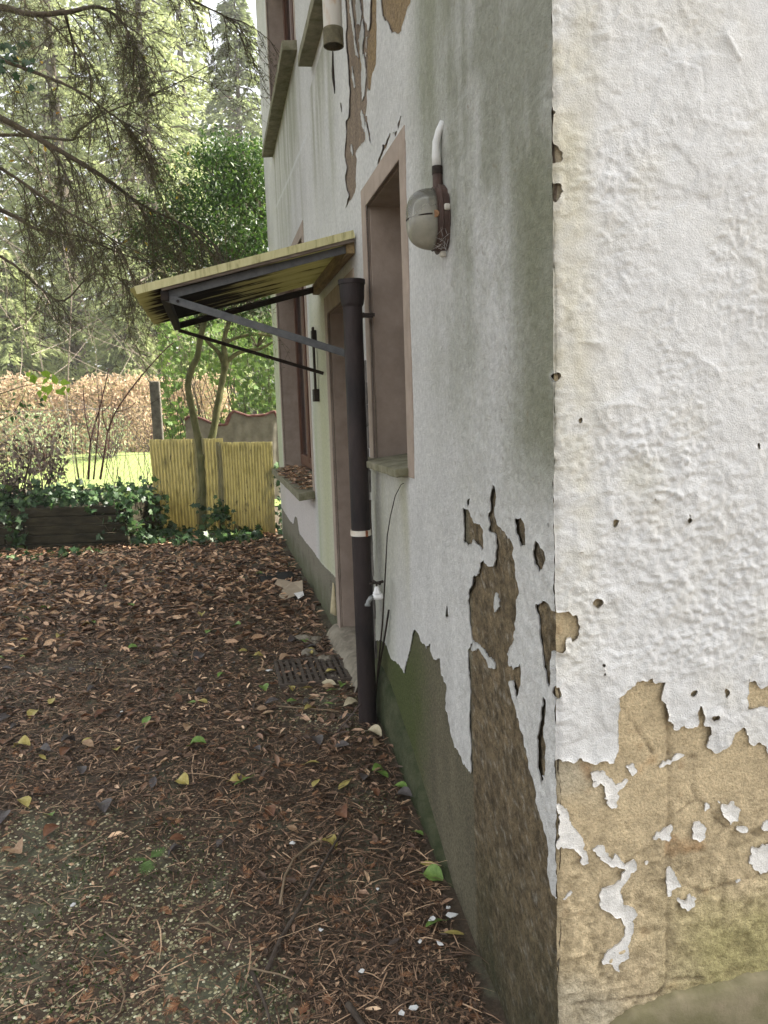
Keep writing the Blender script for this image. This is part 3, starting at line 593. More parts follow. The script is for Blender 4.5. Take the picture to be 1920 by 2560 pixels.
for i, y in enumerate(ys):
    for k, (xx, dz) in enumerate(prof): V.append((xx - 0.004 * fbm(np.array([y]), np.array([dz]), 0.08, 3)[0], y, tz[i] + dz))
n_ = len(prof); F = [(i * n_ + k, (i + 1) * n_ + k, (i + 1) * n_ + k + 1, i * n_ + k + 1) for i in range(len(ys) - 1) for k in range(n_ - 1)]
link('cement_haunch', raw_mesh('cement_haunch', V, quads=np.array(F), smooth=True), M_haunch, house)

# ---- windows and door
M_trim = mat_noise('taupe_trim_paint', (0.29, 0.23, 0.185), (0.38, 0.305, 0.25), 9, 0.75, 0.5, 0.004, c3=(0.42, 0.345, 0.29))
M_sill = mat_noise('mossy_stone_sill', (0.13, 0.125, 0.07), (0.26, 0.24, 0.17), 16, 0.9, 0.7, 0.003, c3=(0.33, 0.31, 0.24))
M_wood = mat_noise('red_brown_window_wood', (0.055, 0.022, 0.012), (0.145, 0.06, 0.03), 14, 0.55, 0.4, 0.001, stretch=(8, 8, 0.6), c3=(0.2, 0.1, 0.06))
M_doorp = mat_noise('brown_door_paint', (0.06, 0.035, 0.024), (0.11, 0.065, 0.045), 7, 0.55, 0.25, 0.001, stretch=(3, 3, 0.5))
m, nt, b = newmat('window_glass'); b.inputs['Base Color'].default_value = (0.03, 0.035, 0.04, 1); b.inputs['Roughness'].default_value = 0.06; b.inputs['Specular IOR Level'].default_value = 0.9
M_glass = m
def surround(y0, y1, z0, z1, w=0.085, depth=0.3, bottom=False, name='window'):
    """painted band round an opening with its deep reveal"""
    m = MB(); X = -0.0075
    m.box(X, 0.012, y0 - w, y0, z0 - 0.02, z1 + w); m.box(X, 0.012, y1, y1 + w, z0 - 0.02, z1 + w); m.box(X, 0.012, y0, y1, z1, z1 + w)
    m.box(0.0121, depth, y0 - 0.03, y0, z0 - 0.1, z1 + 0.03); m.box(0.0121, depth, y1, y1 + 0.03, z0 - 0.1, z1 + 0.03); m.box(0.0121, depth, y0, y1, z1, z1 + 0.03)
    m.box(0.0121, depth, y0, y1, z0 - 0.1, z0 - 0.012)
    o = m.build(name, M_trim, house, bevel=0.004); return o
def sill(par, y0, y1, z, xo, xi, th, slope, mat=None, dy=0.0, name='sill'):
    m = MB(); n = 14
    for k in range(n + 1):
        y = y0 + (y1 - y0) * k / n; j = 0.0012 * math.sin(k * 2.3 + y0) + 0.0010 * math.sin(k * 5.1)
        for (x, zz) in ((xo + j, z - slope - th), (xo + j * 0.6, z - slope), (xi, z), (xi, z - th)): m.v.append((x, y, zz + 0.3 * j + dy * (k / n)))
    for k in range(n):
        for q in range(4): m.f.append([k * 4 + q, k * 4 + (q + 1) % 4, (k + 1) * 4 + (q + 1) % 4, (k + 1) * 4 + q])
    m.f.append([0, 1, 2, 3][::-1]); m.f.append([n * 4 + q for q in range(4)])
    return m.build(name, mat or M_sill, par, bevel=0.004)
def casement(par, y0, y1, z0, z1, x, muls, fr=0.055, rails=()):
    m = MB(); m.box(x, x + 0.06, y0, y0 + fr, z0, z1); m.box(x, x + 0.06, y1 - fr, y1, z0, z1); m.box(x, x + 0.06, y0 + fr, y1 - fr, z1 - fr, z1); m.box(x, x + 0.06, y0 + fr, y1 - fr, z0, z0 + fr)
    for k in muls: m.box(x - 0.012, x + 0.055, k - 0.045, k + 0.045, z0 + fr, z1 - fr)
    f = m.build('window_frame', M_wood, par, bevel=0.006)
    ed = [y0 + fr] + list(muls) + [y1 - fr]
    for a, c in zip(ed[:-1], ed[1:]):
        m = MB(); a2 = a + 0.047; c2 = c - 0.047
        m.box(x - 0.008, x + 0.04, a2, a2 + 0.04, z0 + fr, z1 - fr); m.box(x - 0.008, x + 0.04, c2 - 0.04, c2, z0 + fr, z1 - fr)
        m.box(x - 0.008, x + 0.04, a2 + 0.04, c2 - 0.04, z1 - fr - 0.045, z1 - fr); m.box(x - 0.008, x + 0.04, a2 + 0.04, c2 - 0.04, z0 + fr, z0 + fr + 0.05)
        m.build('casement', M_wood, par, bevel=0.005)
        m = MB(); m.box(x + 0.02, x + 0.026, a2 + 0.041, c2 - 0.041, z0 + fr + 0.05, z1 - fr - 0.045); m.build('pane', M_glass, par)
w1 = surround(*WIN1, w=0.085, depth=0.36); tag(w1, 'narrow deep brown window recess beside the lamp')
casement(w1, WIN1[0], WIN1[1], WIN1[2] + 0.06, WIN1[3], 0.29, [])
sill(w1, WIN1[0] - 0.012, WIN1[1] + 0.14, 1.50, -0.055, 0.28, 0.03, 0.035)
w2 = surround(*WIN2, w=0.09, depth=0.34); tag(w2, 'wide ground floor window with red brown wooden frame')
casement(w2, WIN2[0], WIN2[1], WIN2[2] + 0.07, WIN2[3], 0.16, [4.9, 5.68])
sill(w2, WIN2[0] - 0.09, WIN2[1] + 0.22, 1.135, -0.12, 0.17, 0.055, 0.03)
w3 = surround(*WIN3, w=0.06, depth=0.34); tag(w3, 'upper window with dark brown reveal')
casement(w3, WIN3[0], WIN3[1], WIN3[2] + 0.02, WIN3[3], 0.14, [4.68, 5.34])
sill(w3, 3.93, 6.12, 4.11, -0.10, 0.15, 0.06, 0.02)
o = sill(house, 2.2, 3.28, 3.72, -0.085, 0.02, 0.055, 0.005, name='ledge'); tag(o, 'broken stone ledge high on the wall behind the pipe stub')
d = surround(*DOOR, w=0.1, depth=0.30, name='door'); tag(d, 'recessed brown door with taupe surround')
m = MB(); m.box(0.135, 0.20, DOOR[0], DOOR[0] + 0.06, 0.3, DOOR[3]); m.box(0.135, 0.20, DOOR[1] - 0.06, DOOR[1], 0.3, DOOR[3]); m.box(0.135, 0.20, DOOR[0] + 0.06, DOOR[1] - 0.06, DOOR[3] - 0.06, DOOR[3]); m.build('door_frame', M_wood, d, bevel=0.005)
m = MB(); m.box(0.165, 0.205, DOOR[0] + 0.062, DOOR[1] - 0.062, 0.31, DOOR[3] - 0.062); m.build('door_leaf', M_doorp, d, bevel=0.003)
for (za, zb) in ((0.45, 1.1), (1.25, 2.05)):
    m = MB(); m.box(0.155, 0.166, DOOR[0] + 0.16, DOOR[1] - 0.16, za, zb); m.build('door_panel', M_doorp, d, bevel=0.008)
M_brass = mat_noise('dull_handle_metal', (0.22, 0.19, 0.14), (0.4, 0.36, 0.3), 40, 0.4, 0.1, metallic=0.9)
hz = 1.37
m = MB(); m.box(0.158, 0.167, 2.90, 2.935, hz - 0.11, hz + 0.11); m.tube([(0.16, 2.918, hz), (0.10, 2.918, hz), (0.092, 2.91, hz), (0.09, 2.80, hz - 0.006)], [0.009, 0.008, 0.009, 0.008], 8); m.build('handle', M_brass, d, smooth=False, bevel=0.002)
# door step with rubble
M_step = mat_noise('broken_concrete_step', (0.20, 0.175, 0.135), (0.36, 0.32, 0.25), 14, 0.95, 1.0, 0.012)
def lump(c, s, seed, n=7, mseg=5):
    r = np.random.default_rng(seed); m = MB(); b0 = 0
    for i in range(mseg + 1):
        ph = math.pi * i / mseg
        for k in range(n):
            a = 2 * math.pi * k / n; j = 1 + 0.28 * (r.random() - 0.5)
            m.v.append((c[0] + s[0] * j * math.sin(ph) * math.cos(a), c[1] + s[1] * j * math.sin(ph) * math.sin(a), c[2] + s[2] * j * math.cos(ph)))
    for i in range(mseg):
        for k in range(n):
            k2 = (k + 1) % n; m.f.append([i * n + k, i * n + k2, (i + 1) * n + k2, (i + 1) * n + k])
    return m
ga = np.linspace(2.15, 3.2, 60); gb = np.linspace(0, 1, 16); A_, B_ = np.meshgrid(ga, gb, indexing='ij')
sx_ = 0.28 - 0.46 * B_; sz_ = 0.375 - 0.02 * sst(0.4, 0.7, B_) - 0.24 * sst(0.66, 1.0, B_) + fbm(A_, B_ * 0.4, 0.09, 4) * 0.022 * (B_ > 0.5)
i, j = np.meshgrid(np.arange(59), np.arange(15), indexing='ij'); a = (i * 16 + j).ravel()
o = link('door_step', raw_mesh('door_step', np.stack([sx_ + fbm(A_, B_, 0.12, 3) * 0.02, A_, sz_], -1).reshape(-1, 3), quads=np.stack([a, a + 1, a + 17, a + 16], 1), smooth=True), M_step, house)
rr = random.Random(4)
for k in range(16):
    y = 2.25 + rr.random() * 1.0; x = -0.14 - rr.random() * 0.12; s = 0.012 + rr.random() * 0.025
    lump((x, y, 0.29 + 0.25 * s), (s * 1.3, s * 1.5, s * 0.6), 100 + k).build('stone', M_step, o)
# grey weathered strip right of the drainpipe and a curled flake of paint
M_gwood = mat_noise('grey_weathered_strip', (0.05, 0.045, 0.04), (0.24, 0.22, 0.20), 20, 0.9, 0.6, 0.004, stretch=(6, 6, 0.5), c3=(0.42, 0.42, 0.42))
m = MB()
a = onX(912, 900, -0.004); b2 = onX(923, 1620, -0.004)
for k in range(14):
    t0 = k / 14; t1 = (k + 1) / 14; yy = a[1] + 0.008 * math.sin(k * 2.1); za = a[2] + (b2[2] - a[2]) * t0; zb = a[2] + (b2[2] - a[2]) * t1
    m.box(-0.006 - 0.005 * (k % 3), 0.01, yy - 0.02 - 0.012 * (k % 2), yy + 0.035, zb, za - 0.001)
m.build('wall_strip', M_gwood, house, bevel=0.004)
M_flk = mat_noise('cream_paint_roll', (0.42, 0.35, 0.2), (0.58, 0.5, 0.33), 20, 0.8)
p0 = onX(838, 1478); m = MB(); n = 9
for i in range(8):
    t = i / 7; rad = 0.006 + 0.022 * t
    for k in range(n):
        a = math.pi * 1.25 * k / (n - 1) - 0.4
        m.v.append((-0.006 - rad * math.sin(a) * 1.0, p0[1] + 0.02 * t + rad * math.cos(a), p0[2] + 0.05 - 0.20 * t - 0.01 * math.sin(k)))
for i in range(7):
    for k in range(n - 1): m.f.append([i * n + k, i * n + k + 1, (i + 1) * n + k + 1, (i + 1) * n + k])
o = m.build('paint_flake', M_flk, house, smooth=True); o.modifiers.new('solid', 'SOLIDIFY').thickness = 0.002; tag(o, 'cream coloured roll of peeling paint left of the door')

# ================================================================== FIXTURES ON THE WALL
M_iron = mat_noise('rusty_cast_iron', (0.014, 0.011, 0.012), (0.04, 0.028, 0.026), 9, 0.6, 0.8, 0.005, c3=(0.10, 0.055, 0.04), metallic=0.15, stretch=(1, 1, 0.4))
M_steel = mat_noise('grey_painted_steel', (0.07, 0.072, 0.075), (0.12, 0.122, 0.125), 25, 0.5, 0.3, 0.001, c3=(0.13, 0.08, 0.05), spec=0.4)
M_rust = mat_noise('dark_rust', (0.014, 0.010, 0.008), (0.035, 0.022, 0.014), 30, 0.8, 0.5, 0.002)
M_whitep = mat_noise('chipped_white_paint', (0.62, 0.62, 0.6), (0.74, 0.74, 0.72), 15, 0.5, 0.3, 0.001)
# ---- cast iron drainpipe
PX, PY_ = -0.085, 1.80
zt = onY(880, 700, PY_)[2]
dp = thing('drainpipe', (PX, PY_, 0.25), 'tall black rusty cast iron drainpipe with open socket beside the door', 'drainpipe')
m = MB(); R0 = 0.041
m.lathe([(R0, 0.10), (R0, zt - 0.10)], (PX, PY_, 0), n=28)
m.build('pipe', M_iron, dp, smooth=True)
m = MB(); m.lathe([(R0 - 0.002, zt - 0.115), (R0 + 0.006, zt - 0.10), (0.051, zt - 0.075), (0.053, zt - 0.03), (0.0535, zt - 0.02), (0.057, zt - 0.018), (0.057, zt), (0.050, zt + 0.001), (0.049, zt - 0.06), (0.0, zt - 0.065)], (PX, PY_, 0), n=28); m.build('socket', M_iron, dp, smooth=False)
zb = onY(898, 1335, PY_ - 0.04)[2]
M_band = mat_noise('rust_spotted_white_band', (0.70, 0.66, 0.58), (0.62, 0.55, 0.45), 26, 0.6, 0.4, 0.001, c3=(0.22, 0.09, 0.04), lo=0.45, hi=0.6)
bd = MB().lathe([(R0 + 0.001, zb - 0.012), (R0 + 0.0045, zb - 0.012), (R0 + 0.0045, zb + 0.012), (R0 + 0.001, zb + 0.012)], (PX, PY_, 0), n=28).build('clamp_band', M_band, dp)
MB().box(PX + 0.012, PX + 0.022, PY_ - R0 - 0.012, PY_ - R0 + 0.006, zb - 0.013, zb + 0.013).build('clamp_lug', mat_noise('rust', (0.14, 0.05, 0.02), (0.28, 0.11, 0.05), 40, 0.8), bd, bevel=0.002)
m = MB()
for s in (-1, 1): m.box(PX + 0.04, 0.005, PY_ + s * 0.02 - 0.003, PY_ + s * 0.02 + 0.003, zt - 0.152, zt - 0.138)
m.box(PX + 0.036, PX + 0.046, PY_ - 0.02, PY_ + 0.02, zt - 0.155, zt - 0.135); m.build('bracket', M_rust, dp)
# ---- broken upper downpipe
SP = onY(832, 60, 1.86)
zlo = onY(834, 116, 1.86)[2]
up = thing('downpipe_stub', (SP[0], SP[1], zlo), 'broken end of a peeling white and yellow downpipe hanging under the eaves', 'downpipe')
M_stub = mat_noise('peeling_yellow_white', (0.52, 0.50, 0.44), (0.55, 0.52, 0.46), 9, 0.7, 0.5, 0.002, stretch=(1, 1, 0.35), c3=(0.42, 0.24, 0.08), lo=0.4, hi=0.52)
M_stubend = mat_noise('mossy_pipe_end', (0.06, 0.05, 0.03), (0.17, 0.15, 0.09), 20, 0.9)
R1 = 0.039
MB().lathe([(R1, zlo + 0.06), (R1, 5.95)], (SP[0], SP[1], 0), n=24).build('pipe', M_stub, up, smooth=True)
MB().lathe([(R1 + 0.0025, zlo + 0.065), (R1 + 0.003, zlo), (R1 - 0.003, zlo), (R1 - 0.004, zlo + 0.3), (0, zlo + 0.3)], (SP[0], SP[1], 0), n=24).build('pipe_end', M_stubend, up)
for zz in (zlo + 0.28, 4.9): m = MB(); m.lathe([(R1 + 0.0005, zz - 0.012), (R1 + 0.004, zz - 0.012), (R1 + 0.004, zz + 0.012), (R1 + 0.0005, zz + 0.012)], (SP[0], SP[1], 0), n=24); m.box(SP[0] + R1, 0.01, SP[1] - 0.005, SP[1] + 0.005, zz - 0.006, zz + 0.006); m.build('bracket', M_rust, up)
m = MB(); w0 = onX(834, 128, -0.004); w1_ = onX(838, 236, -0.004)
m.tube([w0 + (w1_ - w0) * t + np.array([-0.004, 0.012 * math.sin(4 * t), 0]) for t in np.linspace(0, 1, 8)], [0.003, 0.005, 0.006, 0.008, 0.008, 0.006, 0.004, 0.002], 6); tag(m.build('paint_strip', M_rust, None), 'thin dark strip peeling off the wall below the pipe stub', 'strip')
# ---- door canopy
ca = thing('door_canopy', (0, 2.75, 2.2), 'mossy yellow corrugated canopy on a grey steel frame over the door', 'canopy')
Yn, Yf = 2.14, 3.33
zw = onX(886, 622)[2]
fn = onY(404, 744, Yn); ff = onY(438, 816, Yf)
xf = (fn[0] + ff[0]) / 2; zf = (fn[2] + ff[2]) / 2
m, nt, b = newmat('mossy_yellow_plastic'); v = coord(nt, (1, 1, 1))
nz = nd(nt, 'ShaderNodeTexNoise', Scale=2.6, Detail=5.0, Roughness=0.7); v2 = coord(nt, (0.45, 5.0, 1)); nt.links.new(v2, nz.inputs['Vector'])
r1 = ramp(nt, [(0.30, (0.60, 0.56, 0.30)), (0.44, (0.50, 0.46, 0.23)), (0.515, (0.05, 0.035, 0.015)), (0.6, (0.018, 0.013, 0.008))])
sx = nt.nodes.new('ShaderNodeSeparateXYZ'); tc = nt.nodes.new('ShaderNodeTexCoord'); nt.links.new(tc.outputs['Object'], sx.inputs[0])
mr = nd(nt, 'ShaderNodeMapRange'); nt.links.new(sx.outputs[0], mr.inputs['Value'])
mr.inputs['From Min'].default_value = -0.75; mr.inputs['From Max'].default_value = -0.22; mr.inputs['To Min'].default_value = 0.17; mr.inputs['To Max'].default_value = -0.14
mr2 = nd(nt, 'ShaderNodeMapRange'); nt.links.new(sx.outputs[0], mr2.inputs['Value'])
mr2.inputs['From Min'].default_value = -0.99; mr2.inputs['From Max'].default_value = -0.84; mr2.inputs['To Min'].default_value = -0.32; mr2.inputs['To Max'].default_value = 0.0
ad = nt.nodes.new('ShaderNodeMath'); nt.links.new(nz.outputs['Fac'], ad.inputs[0]); nt.links.new(mr.outputs[0], ad.inputs[1])
ad2 = nt.nodes.new('ShaderNodeMath'); nt.links.new(ad.outputs[0], ad2.inputs[0]); nt.links.new(mr2.outputs[0], ad2.inputs[1])
nt.links.new(ad2.outputs[0], r1.inputs['Fac']); nt.links.new(r1.outputs[0], b.inputs['Base Color']); b.inputs['Roughness'].default_value = 0.6
tr = nt.nodes.new('ShaderNodeBsdfTranslucent'); nt.links.new(r1.outputs[0], tr.inputs['Color']); mx = nt.nodes.new('ShaderNodeMixShader'); mx.inputs[0].default_value = 0.6
nt.links.new(b.outputs[0], mx.inputs[1]); nt.links.new(tr.outputs[0], mx.inputs[2]); nt.links.new(mx.outputs[0], nt.nodes['Material Output'].inputs['Surface'])
M_canopy = m
def corrugated(name, mat, parent, o, ud, vd, nd_, U, V_, pitch, amp, nv=14, wob=0.004, per=8):
    """sheet with ridges along vd; ud runs across them"""
    nu = int(U / pitch * per); gu = np.linspace(0, U, nu); gv = np.linspace(0, V_, nv)
    A, B = np.meshgrid(gu, gv, indexing='ij')
    h = amp * np.cos(2 * np.pi * A / pitch) + wob * fbm(A, B, 0.4, 2, 3)
    edge = (fbm(A, A * 0, 0.03, 2, 8)) * 0.006 * ((B == 0) | (B == V_))
    P = o + A[..., None] * ud + (B + edge)[..., None] * vd + h[..., None] * nd_
    i, j = np.meshgrid(np.arange(nu - 1), np.arange(nv - 1), indexing='ij'); a = (i * nv + j).ravel()
    ob = link(name, raw_mesh(name, P.reshape(-1, 3), quads=np.stack([a, a + nv, a + nv + 1, a + 1], 1), smooth=True), mat, parent)
    ob.modifiers.new('solid', 'SOLIDIFY').thickness = 0.0016
    return ob
vd = np.array([xf - 0.0, 0, zf - zw]); L = np.linalg.norm(vd); vd /= L; nrm = np.array([vd[2], 0, -vd[0]]); nrm *= np.sign(nrm[2])
corrugated('roofing_sheet', M_canopy, ca, np.array([-0.012, Yn - 0.05, zw + 0.052]), np.array([0, 1.0, 0]), vd, nrm, Yf - Yn + 0.12, L + 0.115, 0.032, 0.0065, per=9)
m = MB()
for nm, y in (('rail_near', Yn), ('rail_far', Yf)):
    m = MB(); m.bar((-0.015, y, zw), (xf, y, zf), 0.004, 0.034); m.bar((-0.015, y + (0.017 if y == Yn else -0.017), zw + 0.015), (xf, y + (0.017 if y == Yn else -0.017), zf + 0.015), 0.034, 0.004)
    m.build('frame_rail', M_steel if y == Yn else M_rust, ca)
m = MB(); m.bar((-0.01, Yn - 0.035, zw + 0.03), (xf, Yn - 0.035, zf + 0.03), 0.02, 0.022); m.build('sheet_batten', mat_noise('bleached_batten', (0.13, 0.10, 0.08), (0.3, 0.25, 0.2), 12, 0.9, 0.5, 0.003, stretch=(0.5, 6, 6)), ca, bevel=0.003)
m = MB(); m.bar((-0.012, Yn - 0.052, zw + 0.05), (xf - 0.105, Yn - 0.052, zf + 0.05 - 0.03), 0.004, 0.034); m.build('sheet_edge', mat_noise('yellow_sheet_edge', (0.30, 0.27, 0.12), (0.56, 0.52, 0.27), 7, 0.7, 0.3, 0.002, stretch=(6, 1, 1), c3=(0.62, 0.58, 0.32), lo=0.3, hi=0.45), ca)
m = MB(); m.box(xf - 0.004, xf + 0.03, Yn - 0.03, Yf, zf - 0.02, zf + 0.022); m.build('front_rail', M_rust, ca, bevel=0.003)
m = MB(); m.box(-0.045, -0.006, Yn - 0.02, Yf + 0.05, zw - 0.03, zw + 0.028); m.build('wall_batten', mat_noise('yellowed_batten', (0.16, 0.11, 0.05), (0.3, 0.22, 0.11), 14, 0.85, 0.5, 0.003, stretch=(4, 0.6, 4)), ca, bevel=0.003)
na = onX(892, 893, -0.01); fa = onX(817, 930, -0.01)
na = np.array([-0.01, Yn, onY(868, 886, Yn)[2] - 0.012]); 
m = MB(); m.bar((xf + 0.005, Yn - 0.006, zf + 0.0), tuple(na), 0.006, 0.034); m.build('brace', M_steel, ca, bevel=0.002)
m = MB(); m.bar((xf + 0.02, Yf, zf - 0.02), (-0.008, Yf - 0.02, fa[2]), 0.02, 0.02); m.build('brace', M_rust, ca, bevel=0.003)
m = MB()
for t in (0.012, 0.055): MB().lathe([(0, 0.006), (0.006, 0.006), (0.007, 0.0)], (xf + 0.012 + t, Yn - 0.0095, zf - 0.002 - 0.32 * t), axis=(0, -1, 0), n=10).build('bolt', M_rust, ca)

# ---- black shutter holder between window and door
b0 = onX(783, 818, -0.02); b1 = onX(790, 1000, -0.02)
sh = thing('shutter_holder', (-0.02, b1[1], b1[2]), 'black iron shutter bar on the wall between window and door', 'bar')
MB().box(-0.03, -0.016, b0[1] - 0.02, b0[1] + 0.02, b1[2], b0[2]).build('bar', M_rust, sh, bevel=0.003)
MB().box(-0.04, -0.004, b0[1] - 0.05, b0[1] + 0.035, b1[2] - 0.01, b1[2] + 0.07).build('end_block', M_rust, sh, bevel=0.004)
m = MB(); m.box(-0.034, -0.004, b0[1] - 0.03, b0[1] + 0.03, b0[2] - 0.12, b0[2] - 0.02); m.build('bracket', M_rust, sh, bevel=0.004)
# ---- bulkhead lamp
lz = (onX(1113, 470)[2] + onX(1113, 625)[2]) / 2; ly = 0.735
lp = thing('bulkhead_lamp', (0, ly, lz), 'old oval glass bulkhead lamp with rusty base on the side wall', 'lamp')
M_bake = mat_noise('flaking_brown_base', (0.045, 0.026, 0.02), (0.085, 0.05, 0.038), 20, 0.6, 0.4, 0.001)
def oval(m, a, bb, x0, x1, top_scale=1.0, n=32):
    i0 = len(m.v)
    for (x, s) in ((x0, 1.0), (x1, top_scale)):
        for k in range(n):
            t = 2 * math.pi * k / n; m.v.append((x, ly + a * s * math.cos(t), lz + bb * s * math.copysign(abs(math.sin(t)) ** 0.8, math.sin(t))))
    for k in range(n):
        k2 = (k + 1) % n; m.f.append([i0 + k, i0 + k2, i0 + n + k2, i0 + n + k])
    m.f.append([i0 + k for k in range(n)]); m.f.append([i0 + n + k for k in range(n)][::-1])
m = MB(); oval(m, 0.062, 0.094, -0.003, -0.022); oval(m, 0.057, 0.088, -0.022, -0.036, 0.97); base = m.build('lamp_base', M_bake, lp, bevel=0.003)
m = MB(); m.tube([(-0.018, ly, lz + 0.085), (-0.019, ly, lz + 0.125)], [0.015, 0.014], 14); m.build('gland', M_bake, base)
MB().tube([(-0.019, ly, lz + 0.123), (-0.019, ly, lz + 0.145)], [0.0155, 0.015], 14).build('gland_nut', M_rust, base)
for k, (zz, yy) in enumerate(((lz + 0.02, ly - 0.058), (lz - 0.096, ly - 0.01))): MB().box(-0.02, -0.002, yy - 0.010, yy + 0.010, zz - 0.009, zz + 0.009).build('lug', M_stub, base, bevel=0.005)
# glass dome
m2, nt, b = newmat('dusty_lamp_glass'); v = coord(nt)
b.inputs['Base Color'].default_value = (0.80, 0.79, 0.74, 1); b.inputs['Roughness'].default_value = 0.12; b.inputs['Transmission Weight'].default_value = 0.95; b.inputs['IOR'].default_value = 1.35
df = nt.nodes.new('ShaderNodeBsdfDiffuse'); df.inputs['Color'].default_value = (0.42, 0.40, 0.33, 1)
nz = nd(nt, 'ShaderNodeTexNoise', Scale=16.0, Detail=5.0); nt.links.new(v, nz.inputs['Vector'])
sx = nt.nodes.new('ShaderNodeSeparateXYZ'); tc = nt.nodes.new('ShaderNodeTexCoord'); nt.links.new(tc.outputs['Object'], sx.inputs[0])
mr = nd(nt, 'ShaderNodeMapRange'); nt.links.new(sx.outputs[2], mr.inputs['Value']); mr.inputs['From Min'].default_value = lz - 0.09; mr.inputs['From Max'].default_value = lz + 0.06; mr.inputs['To Min'].default_value = 0.05; mr.inputs['To Max'].default_value = -0.42
ad = nt.nodes.new('ShaderNodeMath'); nt.links.new(nz.outputs['Fac'], ad.inputs[0]); nt.links.new(mr.outputs[0], ad.inputs[1])
tp_ = nt.nodes.new('ShaderNodeBsdfTransparent'); tp_.inputs['Color'].default_value = (0.80, 0.80, 0.76, 1); gl = nt.nodes.new('ShaderNodeBsdfGlossy'); gl.inputs['Roughness'].default_value = 0.10
fr = nd(nt, 'ShaderNodeFresnel', IOR=1.6); m0 = nt.nodes.new('ShaderNodeMixShader'); nt.links.new(fr.outputs[0], m0.inputs[0]); nt.links.new(tp_.outputs[0], m0.inputs[1]); nt.links.new(gl.outputs[0], m0.inputs[2])
ad.use_clamp = True; a3 = nd(nt, 'ShaderNodeMath'); a3.inputs[1].default_value = 0.17; a3.use_clamp = True; nt.links.new(ad.outputs[0], a3.inputs[0])
mx = nt.nodes.new('ShaderNodeMixShader'); nt.links.new(a3.outputs[0], mx.inputs[0]); nt.links.new(m0.outputs[0], mx.inputs[1]); nt.links.new(df.outputs[0], mx.inputs[2]); nt.links.new(mx.outputs[0], nt.nodes['Material Output'].inputs['Surface'])
M_lampglass = m2
m = MB(); n = 32; rings = 12
for i in range(rings + 1):
    t = i / rings * math.pi / 2; ex = math.sin(t) ** 0.9; sc = max(math.cos(t), 0) ** 0.55
    for k in range(n):
        q = 2 * math.pi * k / n; m.v.append((-0.034 - 0.075 * ex, ly + 0.052 * sc * math.cos(q), lz + 0.083 * sc * math.copysign(abs(math.sin(q)) ** 0.8, math.sin(q))))
for i in range(rings):
    for k in range(n):
        k2 = (k + 1) % n; m.f.append([i * n + k, i * n + k2, (i + 1) * n + k2, (i + 1) * n + k])
g = m.build('glass_dome', M_lampglass, lp, smooth=True); g.modifiers.new('solid', 'SOLIDIFY').thickness = 0.002
m = MB(); pts = []
for t in np.linspace(-1.45, 1.45, 17): pts.append((-0.034 - 0.0775 * max(math.cos(t), 0) ** 0.7, ly + 0.0545 * math.sin(t), lz + 0.004 - 0.006 * math.cos(t)))
m.tube(pts, 0.0022, 6); m.build('guard_wire', M_rust, lp)
MB().lathe([(0.0, 0.012), (0.01, 0.012), (0.011, 0), (0, 0)], (-0.036, ly - 0.046, lz + 0.003), axis=(-0.6, -0.8, 0), n=10).build('wire_clip', mat_noise('rust_orange', (0.16, 0.07, 0.03), (0.35, 0.22, 0.12), 60, 0.9), lp)
M_bulb, nt, b = newmat('pale_bulb'); b.inputs['Base Color'].default_value = (0.55, 0.53, 0.48, 1); b.inputs['Roughness'].default_value = 0.3
MB().lathe([(0, 0.05), (0.014, 0.046), (0.021, 0.03), (0.019, 0.01), (0.011, -0.008), (0.011, -0.04)], (-0.055, ly, lz), axis=(0, 0, -1), n=14).build('bulb', M_bulb, lp, smooth=True)
cpts = [(-0.019, ly, lz + 0.143), (-0.021, ly, lz + 0.175), (-0.020, ly - 0.001, lz + 0.21), (-0.012, ly - 0.004, lz + 0.24), (-0.001, ly - 0.008, lz + 0.262)]
MB().tube(cpts, [0.0135, 0.0125, 0.0115, 0.0105, 0.010], 12).build('cable', M_whitep, lp, smooth=True)
m = MB(); r5 = random.Random(5)
for k in range(26):
    a = Vector((-0.03 - r5.random() * 0.02, ly - 0.05 + r5.random() * 0.02, lz - 0.09 + r5.random() * 0.1)); m.tube([a, a + Vector((0.02, -0.012, (r5.random() - .5) * 0.04)), a + Vector((0.028, -0.02 + 0.02 * r5.random(), (r5.random() - .5) * 0.08))], 0.0004, 3, cap=False)
m.build('cobweb', mat_noise('cobweb_grey', (0.4, 0.4, 0.38), (0.5, 0.5, 0.48), 5, 0.9, 0), lp)
# ---- garden tap
tp = onX(986, 1486); ty, tz_ = tp[1], tp[2]
tap = thing('garden_tap', (0, ty, tz_), 'white painted garden tap with dark cross handle on the side wall', 'tap')
MB().lathe([(0.0, 0.0), (0.034, 0.0), (0.034, 0.003), (0.0, 0.003)], (-0.001, ty, tz_ - 0.006), axis=(-1, 0, 0), n=20).build('flange_shadow_ring', M_rust, tap)  # added dark ring, paints in the shadow edge around the flange
M_tapw = mat_noise('bright_white_tap_paint', (0.74, 0.74, 0.73), (0.84, 0.84, 0.83), 15, 0.35, 0.2, 0.001)
MB().lathe([(0.0, 0.0), (0.030, 0.0), (0.031, 0.004), (0.024, 0.009), (0.013, 0.016), (0.0105, 0.03), (0.010, 0.05), (0.0, 0.05)], (-0.0045, ty, tz_), axis=(-1, 0, 0), n=20).build('flange', M_tapw, tap, smooth=True)
body = MB().tube([(-0.05, ty, tz_ - 0.002), (-0.058, ty, tz_ - 0.003), (-0.07, ty, tz_ - 0.003), (-0.082, ty, tz_ - 0.002), (-0.09, ty, tz_ - 0.003)], [0.0105, 0.0135, 0.0155, 0.0145, 0.0105], 14).build('body', M_tapw, tap, smooth=True)
